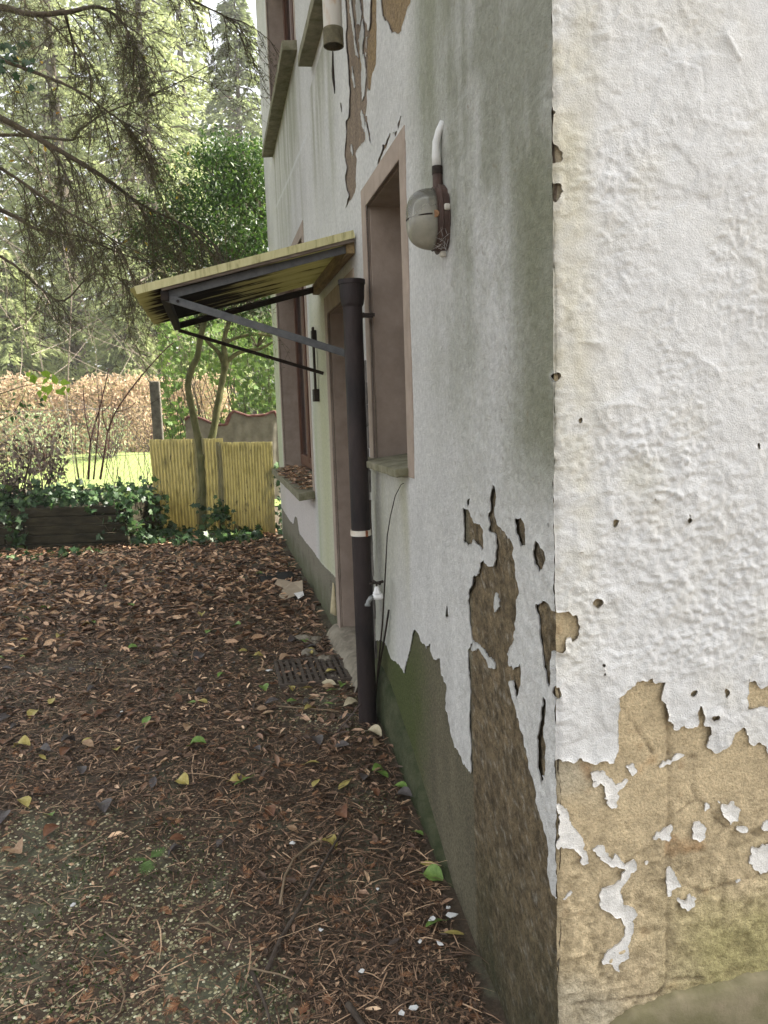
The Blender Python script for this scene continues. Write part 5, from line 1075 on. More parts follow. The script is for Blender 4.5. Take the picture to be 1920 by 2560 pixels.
for _ in range(640):
    x = RNG.uniform(-1.65, -0.25); y = 7.0 + abs(RNG.normal()) * 0.55 * (1 if x > -1.2 else 1.1) + 0.25 * (x < -1.2); P.append(np.array([x, y, float(ground_h(x, y)) + 0.03 + 0.06 * RNG.random()]))
for _ in range(220): x = RNG.uniform(-1.75, -1.25); P.append(np.array([x, 7.55 + RNG.random() * 0.5, pz + RNG.random() * 0.55]))
for _ in range(120): c = onY(540, 1290, 7.7); P.append(c + RNG.normal(size=3) * np.array([0.1, 0.08, 0.09]))
for _ in range(110): P.append(np.array([0.03 + RNG.normal() * 0.04, 7.36 + 0.12 * RNG.random(), 0.3 + RNG.random() * 0.85]))
for _ in range(90): x = RNG.uniform(-3.2, -2.0); P.append(np.array([x, 7.1 - RNG.random() * 0.25, float(ground_h(x, 7.0)) + 0.03]))
P = np.array(P); n = len(P); S = 0.075 * (0.55 + 0.7 * RNG.random(n)); dirs = rnd_dir(n, -0.35); dirs[:, 1] -= 0.5
tag(link('foliage', scatter_mesh('foliage', IVY_V, IVY_F, P, frames(dirs, rnd_dir(n, 1.1) + np.array([0, -0.7, 0])), S), M_ivy, ig), kind='stuff'); stems.build('stems', M_twig, ig)
# withered shrub and red stemmed shrub on the bed
ws = thing('withered_shrub', tuple(bedpt(0.8, 0.3, ptop)), 'withered grey brown shrub with shrivelled leaves on the left of the timber bed', 'shrub')
P = np.array([onY(RNG.uniform(-40, 165), 1165 + RNG.normal() * 45 - 0.0, 7.75 + RNG.random() * 0.4) for _ in range(620)] + [onY(RNG.uniform(-60, 60), RNG.uniform(1180, 1290), 7.7 + RNG.random() * 0.2) for _ in range(330)])
leafy('leaves', M_deadleaf, ws, P, 0.07, zb=0.0, dz=-1.0); mb = MB()
for x in (30, 70, 84, 120, -20): 
    for k in range(4): mb.tube([onY(x, 1300, 8), onY(x + RNG.normal() * 15, 1220, 8), onY(x + RNG.normal() * 30, 1110, 7.95 + RNG.random() * .2)], [0.009, 0.006, 0.003], 4, cap=False)
mb.build('stems', M_twig, ws)
rs = thing('red_stemmed_shrub', tuple(onY(240, 1300, 8.0)), 'leafless shrub of upright red brown stems growing from the timber bed', 'shrub')
ZS = lambda p: zp(p, 0, 880, 4.1475)
for pix, r0 in (([(915, 1320), (940, 930), (1000, 700), (1030, 600), (1100, 300), (1130, 170)], .011), ([(940, 930), (890, 700), (870, 500), (860, 330)], .008), ([(970, 1320), (1010, 900), (1030, 600), (1010, 340)], .010), ([(1040, 1320), (1090, 1000), (1120, 830), (1200, 620), (1400, 330), (1659, 30), (1800, -100)], .013), ([(1120, 830), (1070, 700), (1060, 560), (1050, 350)], .007), ([(820, 1320), (780, 1000), (790, 660)], .007), ([(1200, 620), (1320, 590), (1410, 520)], .007), ([(1160, 700), (1200, 480)], .006), ([(1100, 1200), (1130, 950), (1150, 640)], .006), ([(870, 1310), (855, 990)], .006), ([(620, 1000), (580, 780)], .004), ([(690, 1250), (560, 1180), (480, 1120)], .005), ([(1060, 620), (1130, 560), (1170, 460)], .005)):
    m = MB(); pp = ZS(pix); k = len(pp); limb(pp, list(np.linspace(r0, r0 * 0.45, k)), m, 6, Y=8.0, dys=[0.08 * math.sin(i * 2 + pix[0][0]) for i in range(k)]); m.build('stem', M_redtwig, rs, smooth=True)
# thin bare saplings behind the wire fence
fb = thing('bare_saplings', (-2.6, 11.2, 0.3), 'thin leafless saplings just behind the wire fence', 'sapling'); mb = MB()
for k in range(70): twigs(mb, (RNG.uniform(-4.6, -1.2), 10.6 + RNG.random() * 1.5, 0.3), 1, 2.0, 1.6, 0.007, 0.3)
mb.build('stems', M_bark, fb)
tall = thing('bare_tree', (-3.2, 13.5, 0.35), 'pale leafless young tree in front of the conifers', 'tree'); mb = MB()
for k in range(130):
    b0 = np.array([-3.2 + RNG.normal() * 1.6, 13.5 + RNG.normal() * 0.6, 1.2 + RNG.random() * 4.5]); twigs(mb, b0, 1, 1.8, 0.35, 0.008, 0.8)
mb.tube([(-3.2, 13.5, 0.2), (-3.25, 13.5, 2), (-3.0, 13.5, 4), (-3.3, 13.5, 6.5)], [0.008, 0.012, 0.012, 0.006], 5); mb.build('branches', mat_noise('pale_bark', (0.14, 0.11, 0.085), (0.25, 0.21, 0.17), 20, 0.9), tall)
# leafy twigs reaching in at the left
lt = thing('lime_leaf_twig', tuple(onY(0, 1050, 6.6)), 'twig with bright yellow green leaves at the left edge', 'twig')
m = MB(); m.tube([onY(-120, 1020, 6.6), onY(0, 985, 6.6), onY(60, 965, 6.6), onY(120, 955, 6.62)], [0.006, .005, .004, .002], 5); m.build('stem', M_twig, lt)
P = np.array([onY(x, y, 6.6) for x, y in ((100, 930), (115, 925), (95, 945), (88, 960), (105, 965), (110, 985), (130, 960), (138, 975), (150, 955), (160, 965), (172, 968), (120, 945), (80, 935), (65, 940), (142, 962), (98, 975))])
single_leaves('leaf', M_lime, lt, P, 0.11, [(x, y * 1.25, z) for x, y, z in LEAF_V], LEAF_F)
l2 = thing('dark_leaf_twig', tuple(onY(0, 1050, 6.7)), 'twig with small drooping dark leaves below the bright ones', 'twig')
m = MB(); m.tube([onY(-120, 1090, 6.7), onY(0, 1052, 6.7), onY(32, 1035, 6.7), onY(55, 1000, 6.7), onY(70, 962, 6.7)], [0.006, .005, .004, .003, .002], 5); m.build('stem', M_redtwig, l2)
P = np.array([onY(x, y, 6.7) for x, y in ((28, 1000), (35, 980), (60, 1010), (70, 1035), (52, 1030), (80, 1015), (95, 1008), (55, 1060), (62, 1070), (40, 1040), (84, 1045), (72, 1020), (30, 1040), (14, 1030), (47, 1005), (100, 1005))])
single_leaves('leaf', M_dkleaf, l2, P, 0.075, LEAF_V, LEAF_F)

# ---- yellow corrugated panels
m, nt, b = newmat('stained_leaf_shade_sheet'); v = coord(nt)
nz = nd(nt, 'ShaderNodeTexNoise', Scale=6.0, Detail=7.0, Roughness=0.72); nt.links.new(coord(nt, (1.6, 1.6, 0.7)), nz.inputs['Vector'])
r1 = ramp(nt, [(0.28, (0.13, 0.12, 0.06)), (0.42, (0.33, 0.30, 0.15)), (0.53, (0.43, 0.39, 0.21)), (0.60, (0.40, 0.365, 0.20)), (0.66, (0.12, 0.11, 0.055))]); nt.links.new(nz.outputs['Fac'], r1.inputs['Fac'])  # dark ramp ends are stains plus painted leaf-shadow blotches
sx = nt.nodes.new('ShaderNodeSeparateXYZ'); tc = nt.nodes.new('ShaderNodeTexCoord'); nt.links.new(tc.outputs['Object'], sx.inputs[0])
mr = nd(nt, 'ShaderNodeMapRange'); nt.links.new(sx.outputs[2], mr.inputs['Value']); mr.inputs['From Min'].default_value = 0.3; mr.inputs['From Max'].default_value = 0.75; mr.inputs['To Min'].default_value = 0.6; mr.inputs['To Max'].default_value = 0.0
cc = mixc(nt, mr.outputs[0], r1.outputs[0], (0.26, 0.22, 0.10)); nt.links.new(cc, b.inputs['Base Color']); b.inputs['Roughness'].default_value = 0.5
tr = nt.nodes.new('ShaderNodeBsdfTranslucent'); nt.links.new(cc, tr.inputs['Color']); mx = nt.nodes.new('ShaderNodeMixShader'); mx.inputs[0].default_value = 0.55
nt.links.new(b.outputs[0], mx.inputs[1]); nt.links.new(tr.outputs[0], mx.inputs[2]); nt.links.new(mx.outputs[0], nt.nodes['Material Output'].inputs['Surface']); M_panel = m
qR = onZ(692, 1342, 0.27); qL = onZ(388, 1318, 0.27); qL = np.array([qL[0], qL[1] - 0.35, 0.27]); qL = onY(388, 1320, qL[1]); qR = np.array([qR[0], qR[1], 0.27])
dR = np.array([qR[0] - qL[0], qR[1] - qL[1], 0]); Lq = np.linalg.norm(dR); dR /= Lq; nq = np.array([dR[1], -dR[0], 0]); nq *= -np.sign(nq[1]) * -1
ztl = onY(388, 1092, qL[1])[2]; ztr = onY(697, 1114, qR[1])[2]
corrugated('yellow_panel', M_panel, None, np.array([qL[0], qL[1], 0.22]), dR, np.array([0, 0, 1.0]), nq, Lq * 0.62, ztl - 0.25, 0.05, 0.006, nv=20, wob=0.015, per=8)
tag(bpy.data.objects['yellow_panel'], 'left yellow corrugated plastic panel with dark stains and painted leaf shadows behind the forked tree', 'panel', 'corrugated panels closing the yard')
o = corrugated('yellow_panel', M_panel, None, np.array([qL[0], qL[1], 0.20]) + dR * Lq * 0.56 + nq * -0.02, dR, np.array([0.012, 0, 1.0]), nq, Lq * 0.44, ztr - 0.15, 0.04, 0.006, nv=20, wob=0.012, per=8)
tag(o, 'right yellow corrugated plastic panel next to the house corner', 'panel', 'corrugated panels closing the yard')
# ---- concrete post
M_post = mat_noise('lichen_concrete_post', (0.07, 0.065, 0.05), (0.15, 0.14, 0.11), 14, 0.95, 0.7, 0.005)
pp = onY(396, 1090, 9.45); ptz = onY(396, 953, 9.45)[2]; pt = thing('fence_post', (pp[0], 9.45, 0.25), 'grey lichen covered concrete fence post behind the yellow panel', 'post')
m = MB()
for k in range(8):
    z0 = 0.2 + (ptz - 0.2) * k / 8; z1 = 0.2 + (ptz - 0.2) * (k + 1) / 8; 
    m.box(pp[0] - 0.066, pp[0] + 0.066, 9.38, 9.51, z0, z1) if k == 0 else None
m = MB(); m.box(pp[0] - 0.066, pp[0] + 0.066, 9.38, 9.51, 0.2, ptz); m.build('post', M_post, pt, bevel=0.018, seg=3)
m = MB(); m.tube([(pp[0] - 0.07, 9.375, ptz - 0.30), (pp[0] + 0.07, 9.375, ptz - 0.22)], 0.003, 5); m.build('tie_wire', M_rust, pt)
# ---- sagging tarpaulin behind the panels
M_tarp = mat_noise('grey_green_tarp', (0.13, 0.12, 0.09), (0.22, 0.205, 0.16), 6, 0.85, 0.4, 0.004); M_hem = mat_noise('maroon_hem', (0.10, 0.042, 0.036), (0.19, 0.09, 0.075), 20, 0.8)
TYY = 9.3; top = [(462, 1050), (470, 1042), (500, 1045), (540, 1062), (565, 1062), (575, 1035), (585, 1028), (620, 1040), (660, 1038), (685, 1028), (697, 1050)]
tx = np.linspace(462, 697, 60); tyv = np.interp(tx, [a for a, _ in top], [b_ for _, b_ in top]); V = []; NV = 12
for k, x in enumerate(tx):
    tpz = onY(x, tyv[k], TYY); bz = 0.5
    for q in range(NV): f = q / (NV - 1); V.append((tpz[0], TYY + 0.022 * math.sin(k * 0.33) * (0.3 + f) + 0.006 * math.sin(k * 1.1 + 5 * f), tpz[2] + (bz - tpz[2]) * f))
F = [(k * NV + q, (k + 1) * NV + q, (k + 1) * NV + q + 1, k * NV + q + 1) for k in range(59) for q in range(NV - 1)]
tt = thing('tarpaulin', (V[NV * 30][0], TYY, 0.5), 'sagging grey green tarpaulin with maroon hem hung behind the panels', 'tarpaulin')
link('sheet', raw_mesh('sheet', V, quads=np.array(F), smooth=True), M_tarp, tt)
m = MB(); m.tube([np.array(V[k * NV]) + np.array([0, -0.005, 0.0]) for k in range(60)], 0.03, 8, squash=0.6); m.build('hem', M_hem, tt, smooth=True)
# ---- chain link fence
wf = thing('wire_fence', (-3.5, 9.6, 0.3), 'sagging chain link wire fence between the bed and the garden', 'fence'); m = MB(); x0, x1, z0, z1 = -6.2, pp[0] - 0.05, 0.35, onY(200, 1022, 9.6)[2]
pit = 0.075; k = 0
for base in np.arange(x0 - (z1 - z0), x1, pit):
    for sg in (1, -1):
        a0 = max(x0, base); a1 = min(x1, base + (z1 - z0)); 
        if a1 <= a0: continue
        f = lambda x: (z0 + (x - base)) if sg == 1 else (z1 - (x - base))
        m.tube([(a0, 9.6 + 0.002 * sg, f(a0)), (a1, 9.6 + 0.002 * sg, f(a1))], 0.0016, 3, cap=False)
m.build('mesh', M_steel, wf); m = MB()
for z in (z0 + 0.02, (z0 + z1) / 2 + 0.1, z1): m.tube([(x0, 9.6, z), ((x0 + x1) / 2, 9.6, z - 0.02), (x1 + 0.1, 9.55, z)], 0.003, 4, cap=False)
m.build('line_wire', M_steel, wf)
for x in (-3.9, -6.2): MB().box(x - 0.05, x + 0.05, 9.62, 9.72, 0.2, z1 + 0.12).build('post', M_post, wf, bevel=0.012)

# ================================================================== LITTER ON THE GROUND
M_brownleaf = mat_leaf('brown_leaf_litter', [(0.0, (0.054, 0.036, 0.024)), (0.35, (0.122, 0.075, 0.050)), (0.6, (0.231, 0.140, 0.091)), (0.8, (0.394, 0.244, 0.159)), (0.93, (0.654, 0.431, 0.279)), (1.0, (1.001, 0.707, 0.442))], 0.5, 0.0, 0.35)
M_farleaf = mat_leaf('tan_leaf_litter', [(0.0, (0.090, 0.053, 0.033)), (0.35, (0.214, 0.125, 0.074)), (0.6, (0.395, 0.237, 0.144)), (0.8, (0.619, 0.390, 0.239)), (1.0, (0.891, 0.604, 0.374))], 0.55, 0.05, 0.35)
M_chip = mat_leaf('needle_and_twig_litter', [(0.0, (0.048, 0.032, 0.021)), (0.45, (0.128, 0.079, 0.052)), (0.75, (0.281, 0.174, 0.109)), (0.92, (0.524, 0.337, 0.208)), (1.0, (0.731, 0.504, 0.318))], 0.6, 0.0)
M_cedar = mat_leaf('orange_cedar_sprigs', [(0.0, (0.188, 0.082, 0.042)), (0.6, (0.319, 0.154, 0.077)), (1.0, (0.455, 0.258, 0.134))], 0.7, 0.1)
def gpos(n, y0=0.1, y1=7.3, pw=1.0, xl=-3.6):
    y = y0 + (y1 - y0) * RNG.random(n) ** pw; half = 0.7 + 0.42 * (y + 1.5); x = -0.05 - RNG.random(n) * np.minimum(half, 3.6)
    return x, y
def ground_frames(n, tilt):
    a = RNG.random(n) * 2 * np.pi; d = np.stack([np.cos(a), np.sin(a), RNG.normal(size=n) * tilt * 0.6], 1); nrm = np.stack([RNG.normal(size=n) * tilt, RNG.normal(size=n) * tilt, np.ones(n)], 1); return frames(d, nrm)
CURL_V = [(0, 0, 0), (0.3, 0.2, 0.11), (0.7, 0.17, 0.13), (1, 0, 0.05), (0.7, -0.17, 0.10), (0.3, -0.2, 0.13), (0.35, 0, 0), (0.7, 0, 0.01)]; CURL_F = [(0, 6, 1), (1, 6, 7), (1, 7, 2), (2, 7, 3), (0, 5, 6), (5, 4, 7), (5, 7, 6), (4, 3, 7)]
def litter(name, mat, n, size, tilt, lift, y0, y1, pw, TV, TF, label, cat, dens=None):
    x, y = gpos(n, y0, y1, pw)
    if dens is not None: k = RNG.random(n) < dens(x, y); x, y = x[k], y[k]
    k = RNG.random(len(x)) < clear(x, y); x, y = x[k], y[k]
    n = len(x); z = ground_h(x, y) + fbm(x, y, 0.12, 2, 5.0) * 0.008 + 0.003 + RNG.random(n) * lift
    S = size * (0.5 + 0.9 * RNG.random(n)); sc = np.stack([S, S * (0.35 + 0.75 * RNG.random(n)), S * (0.3 + 1.6 * RNG.random(n))], 1)
    return tag(link(name, scatter_mesh(name, TV, TF, np.stack([x, y, z], 1), ground_frames(n, tilt), sc), mat), label, cat, kind='stuff')
gz = 0.305; g0 = onZ(690, 1650, gz); g1 = onZ(700, 1716, gz); mp_ = onZ(690, 1446, 0.30)
clear = lambda x, y: 1 - 0.58 * ((x > g1[0] - 0.02) & (x < g1[0] + 0.40) & (y > g1[1] - 0.02) & (y < g0[1])) - 0.85 * ((np.abs(x - mp_[0]) < 0.14) & (y > mp_[1] - 0.15) & (y < mp_[1] + 0.15))   # iron grate and mat are partly swept
bare = lambda x, y: sst(0.05, 0.45, fbm(x, y, 0.75, 3, 2.2) + 1.0 * sst(1.9, 0.7, y) * sst(-0.40, -0.80, x) - 0.08)   # where the pebbly concrete shows
litter('leaf_litter', M_brownleaf, 11000, 0.036, 0.42, 0.020, 0.3, 5.2, 0.95, CURL_V, CURL_F, 'dark brown fallen leaves covering the near yard', 'leaf litter', lambda x, y: (0.15 + 0.85 * sst(1.0, 3.2, y + 0.8 * sst(-0.5, -0.1, x))) * (1 - 0.85 * bare(x, y)))
litter('leaf_litter', M_brownleaf, 3000, 0.05, 0.45, 0.03, 1.2, 3.9, 1.0, CURL_V, CURL_F, 'whole brown leaves drifted along the foot of the side wall', 'leaf litter', lambda x, y: np.exp(-(x / 0.32) ** 2) * 0.8 + 0.12 * (fbm(x, y, 0.4, 3, 17) > 0.15))
litter('leaf_litter', M_farleaf, 10500, 0.072, 0.45, 0.035, 3.2, 7.9, 1.0, CURL_V, CURL_F, 'paler tan fallen leaves covering the far end of the yard', 'leaf litter', lambda x, y: 0.25 + 0.75 * sst(3.4, 5.2, y))
STRIP_V = [(0, -0.035, 0), (0.5, -0.03, 0.05), (1, -0.01, 0), (1, 0.01, 0), (0.5, 0.03, 0.05), (0, 0.035, 0)]; STRIP_F = [(0, 1, 4), (0, 4, 5), (1, 2, 3), (1, 3, 4)]
litter('needle_litter', M_chip, 42000, 0.055, 0.16, 0.018, 0.2, 5.0, 1.2, STRIP_V, STRIP_F, 'brown needles and bark chips strewn over the near ground', 'needle litter', lambda x, y: 1 - 0.75 * bare(x, y))
litter('needle_litter', M_chip, 34000, 0.020, 0.3, 0.010, 0.2, 4.4, 1.15, [(0, -0.2, 0), (0.6, -0.25, 0.1), (1, 0, 0), (0.4, 0.3, 0.1)], [(0, 1, 2), (0, 2, 3)], 'small dark crumbs of humus between the leaves', 'needle litter', lambda x, y: 1 - 0.65 * bare(x, y))
# feathery cedar sprigs
CV = []; CF = []
def feather(ang, L, o, w=0.05):
    ca_, sa_ = math.cos(ang), math.sin(ang); b0 = len(CV)
    for (a, b_) in ((0, -w), (0.5, -w * 1.1), (1, 0), (0.5, w * 1.1), (0, w)): CV.append((o[0] + L * (a * ca_ - b_ * sa_), o[1] + L * (a * sa_ + b_ * ca_), 0.03 * a))
    CF.extend([(b0, b0 + 1, b0 + 3), (b0, b0 + 3, b0 + 4), (b0 + 1, b0 + 2, b0 + 3)])
feather(0, 1.0, (0, 0), 0.04)
for k in range(5):
    for s in (-1, 1): feather(s * 0.75, 0.5 - 0.07 * k, (0.12 + 0.17 * k, 0), 0.11)
litter('cedar_sprigs', M_cedar, 900, 0.045, 0.22, 0.012, 0.25, 3.4, 1.3, CV, CF, 'dry orange cedar sprigs lying on the near ground', 'cedar sprigs', lambda x, y: 1 - 0.5 * bare(x, y))
litter('fine_twigs', M_chip, 800, 0.20, 0.05, 0.016, 0.3, 4.5, 1.2, [(0, -0.010, 0), (0.35, 0.03, 0.03), (0.7, 0.02, 0.04), (1, -0.04, 0), (0.7, 0.035, 0.04), (0.35, 0.05, 0.03), (0, 0.010, 0)], [(0, 1, 5), (0, 5, 6), (1, 2, 4), (1, 4, 5), (2, 3, 4)], 'thin broken twigs among the leaves', 'twigs')
# pebbles of the washed concrete
M_peb = mat_leaf('pale_pebbles', [(0.0, (0.163, 0.152, 0.076)), (0.5, (0.325, 0.302, 0.165)), (0.85, (0.552, 0.510, 0.317)), (1.0, (0.894, 0.860, 0.608))], 0.6, 0.0)
PV = [(0, 0, 0.5)] + [(math.cos(k * 1.0472) * 0.5, math.sin(k * 1.0472) * 0.42, 0.12 + 0.05 * (k % 2)) for k in range(6)]; PF = [(0, 1 + k, 1 + (k + 1) % 6) for k in range(6)]
def pebbles(n, dens, size, y0, y1, label):
    x, y = gpos(n, y0, y1, 1.4); k = RNG.random(n) < dens(x, y); x, y = x[k], y[k]; n = len(x)
    z = ground_h(x, y) + fbm(x, y, 0.12, 2, 5.0) * 0.008 - 0.0015; S = size * (0.5 + 0.9 * RNG.random(n) ** 1.5); sc = np.stack([S, S, S * 0.55], 1)
    return tag(link('pebbles', scatter_mesh('pebbles', PV, PF, np.stack([x, y, z], 1), ground_frames(n, 0.15), sc, smooth=True), M_peb), label, 'pebbles', kind='stuff')
pebbles(42000, lambda x, y: bare(x, y) ** 1.3, 0.0115, 0.2, 3.2, 'small pale pebbles set in the mossy washed concrete')
M_moss = mat_leaf('moss_tufts', [(0.0, (0.025, 0.05, 0.012)), (1.0, (0.08, 0.13, 0.03))], 0.8, 0.2)
x, y = gpos(14000, 0.3, 2.2, 1.3); k = (fbm(x, y, 0.3, 3, 9) > 0.12) & (bare(x, y) > 0.3); x, y = x[k], y[k]
tag(link('moss', scatter_mesh('moss', DIA_V, DIA_F, np.stack([x, y, ground_h(x, y)], 1), frames(rnd_dir(len(x), 1.2), rnd_dir(len(x))), np.full(len(x), 0.014)), M_moss), 'low green moss tufts on the pebbly concrete', 'moss', kind='stuff')
# ---- the larger single leaves
def leaf_mesh(seed, L, W, curl_):
    r = random.Random(seed); m = MB(); n = 7
    for i in range(n):
        t = i / (n - 1); w = W * math.sin(math.pi * min(0.98, t * 0.94 + 0.03)) ** 0.8; z = curl_ * 0.03 * math.sin(t * 3) 
        for s in (-1, -0.5, 0, 0.5, 1): m.v.append((L * (t - 0.5), s * w * (1 + 0.1 * (r.random() - .5)), z + abs(s) ** 1.6 * w * curl_ * 1.6 * (0.6 + 0.4 * r.random())))
    for i in range(n - 1):
        for k in range(4): m.f.append([i * 5 + k, (i + 1) * 5 + k, (i + 1) * 5 + k + 1, i * 5 + k + 1])
    m.tube([(L * 0.5, 0, 0), (L * 0.72, L * 0.03, 0.002)], 0.0011, 4, cap=False)
    return m
def leafmat(name, c1, c2): return mat_noise(name, c1, c2, 45, 0.5, 0.3, 0.002, spec=0.4)
KINDS = {'tan': (leafmat('leaf_tan', (0.26, 0.155, 0.085), (0.40, 0.27, 0.16)), 'dry tan leaf lying on the dark leaf litter', 'tan fallen leaves'),
         'rust': (leafmat('leaf_rust', (0.11, 0.045, 0.022), (0.19, 0.085, 0.04)), 'rust brown curled leaf lying in the leaf litter', 'rust brown fallen leaves'),
         'grey': (leafmat('leaf_grey', (0.06, 0.05, 0.048), (0.11, 0.095, 0.09)), 'wet grey brown leaf lying in the leaf litter', 'grey brown fallen leaves'),
         'yellow': (leafmat('leaf_yellow', (0.32, 0.26, 0.06), (0.46, 0.38, 0.13)), 'yellow leaf lying on the brown litter', 'yellow fallen leaves'),
         'green': (leafmat('leaf_green', (0.10, 0.18, 0.03), (0.20, 0.31, 0.07)), 'fresh green leaf lying on the brown litter', 'green fallen leaves'),
         'cream': (leafmat('leaf_cream', (0.44, 0.37, 0.23), (0.56, 0.49, 0.34)), 'pale cream dried leaf near the drainpipe', 'cream fallen leaves')}
LM = {}
for kd, (mt, lb, gp) in KINDS.items():
    LM[kd] = []
    for q in range(4):
        me = leaf_mesh(hash(kd) % 97 + q, 0.085 if kd != 'cream' else 0.10, 0.02 + 0.006 * q, 0.12 + 0.12 * q).mesh('fallen_leaf', True); me.materials.append(mt); LM[kd].append(me)
lr = random.Random(12)
def put_leaf(kd, x, y, s=1.0, lift=0.02):
    mt, lb, gp = KINDS[kd]; o = bpy.data.objects.new('fallen_leaf', lr.choice(LM[kd])); COL.objects.link(o)
    o.location = (x, y, float(ground_h(x, y)) + lift); o.rotation_euler = (lr.gauss(0, 0.22), lr.gauss(0, 0.22), lr.random() * 6.28); o.scale = (s,) * 3; tag(o, lb, 'leaf', gp)
for px_, py_, kd in ((1008, 1978, 'green'), (945, 1928, 'green'), (955, 1940, 'green'), (1130, 2100, 'green'), (1140, 2185, 'yellow'), (1180, 2360, 'yellow'), (595, 1947, 'yellow'), (606, 1952, 'green'), (215, 1565, 'yellow'), (230, 1555, 'green'), (505, 1537, 'yellow'), (485, 1565, 'yellow'), (520, 1580, 'green'), (610, 1630, 'yellow'), (646, 1640, 'yellow'), (730, 1600, 'green'), (760, 1597, 'yellow'), (762, 1604, 'green'), (825, 1685, 'yellow'), (768, 1720, 'yellow'), (728, 1722, 'yellow'), (855, 1715, 'green'), (830, 1728, 'green'), (660, 1722, 'green'), (820, 1760, 'green'), (730, 1755, 'green'), (775, 1775, 'yellow'), (870, 1625, 'cream'), (822, 1710, 'cream'), (810, 1703, 'cream'), (845, 1700, 'cream'), (880, 1765, 'cream'), (935, 1830, 'cream'), (775, 1634, 'yellow'), (495, 1860, 'green'), (780, 1905, 'yellow'), (300, 1500, 'green'), (60, 1600, 'yellow'), (180, 1625, 'tan'), (1090, 2345, 'green'), (1100, 2225, 'green'), (790, 1960, 'yellow'), (480, 1755, 'green'), (350, 1870, 'grey'), (110, 1880, 'grey'), (170, 1855, 'grey'), (230, 1665, 'grey'), (45, 2140, 'tan'), (255, 2020, 'grey'), (940, 1990, 'rust'), (860, 2050, 'rust'), (1165, 1980, 'grey')):
    g = onZ(px_, py_, 0.25); g = onZ(px_, py_, float(ground_h(g[0], g[1])) + 0.02); put_leaf(kd, min(g[0], -0.06), g[1], 0.55 + 0.35 * lr.random(), 0.022)
for k in range(235):
    y = 1.0 + 5.8 * lr.random(); x = -0.08 - lr.random() * (0.5 + 0.36 * (y + 1.2)); kd = lr.choices(['tan', 'rust', 'grey', 'yellow', 'green'], [0.40 if y > 2.5 else 0.15, 0.3, 0.25, 0.06, 0.05])[0]
    put_leaf(kd, x, y, 0.5 + 0.4 * lr.random(), 0.018)
# ---- sticks
M_stick = mat_noise('grey_stick_bark', (0.045, 0.033, 0.025), (0.10, 0.078, 0.06), 30, 0.8, 0.6, 0.002)
M_straw = mat_noise('straw_coloured_twig', (0.16, 0.115, 0.07), (0.27, 0.2, 0.13), 30, 0.8, 0.4, 0.001)
def stick(pix, r, mat, label, nm='stick', lift=0.032):
    pts = []
    for x, y in pix:
        g = onZ(x, y, 0.15)
        for _ in range(6): g = onZ(x, y, float(ground_h(g[0], g[1])) + lift)
        pts.append(g)
    m = MB(); k = len(pts); m.tube(pts, list(np.linspace(r, r * 0.55, k)), 8); tag(m.build(nm, mat, None, smooth=True), label, 'stick')
stick([(668, 2425), (700, 2350), (765, 2240), (830, 2120), (858, 2075)], 0.0075, M_stick, 'long straight grey stick lying on the near ground')
stick([(700, 2260), (712, 2190), (735, 2145), (780, 2110), (830, 2090), (870, 2055)], 0.0045, M_straw, 'curved pale twig beside the long grey stick', 'twig')
stick([(630, 2430), (652, 2480), (672, 2540), (680, 2600)], 0.006, M_stick, 'short grey stick at the bottom edge below the long stick')
stick([(870, 2510), (905, 2560), (930, 2600)], 0.010, M_stick, 'thick dark stick at the bottom edge near the wall')
stick([(560, 2330), (520, 2308), (455, 2310)], 0.003, M_straw, 'small bent straw coloured twig on the pebbly ground', 'twig')
stick([(330, 2380), (290, 2350), (262, 2330)], 0.003, M_straw, 'small pale twig on the pebbles left of centre', 'twig')
stick([(300, 2450), (312, 2490), (300, 2530), (270, 2555)], 0.003, M_straw, 'thin hooked straw coloured twig at the bottom left', 'twig')
stick([(690, 1765), (760, 1770), (820, 1775), (850, 1780)], 0.004, M_straw, 'straight pale twig below the drain grate', 'twig', 0.03)
stick([(360, 1935), (400, 1925), (455, 1900)], 0.004, M_stick, 'grey forked twig in the middle of the yard', 'twig', 0.03)
stick([(620, 2420), (700, 2436), (745, 2455)], 0.0035, M_straw, 'straight straw coloured twig across the foot of the long stick', 'twig')
# green conifer sprig
sg = onZ(390, 2145, 0.06); M_sprig = mat_leaf('green_sprig', [(0.0, (0.09, 0.16, 0.04)), (1.0, (0.16, 0.25, 0.08))], 0.6, 0.2); m_ = []
n = 5; P = np.tile(onZ(375, 2150, float(ground_h(sg[0], sg[1])) + 0.025), (n, 1)) + RNG.normal(size=(n, 3)) * np.array([0.012, 0.012, 0.002]); tag(link('conifer_sprig', scatter_mesh('conifer_sprig', CV, CF, P, ground_frames(n, 0.2), np.full(n, 0.07)), M_sprig), 'small fresh green conifer sprig on the near ground', 'sprig')
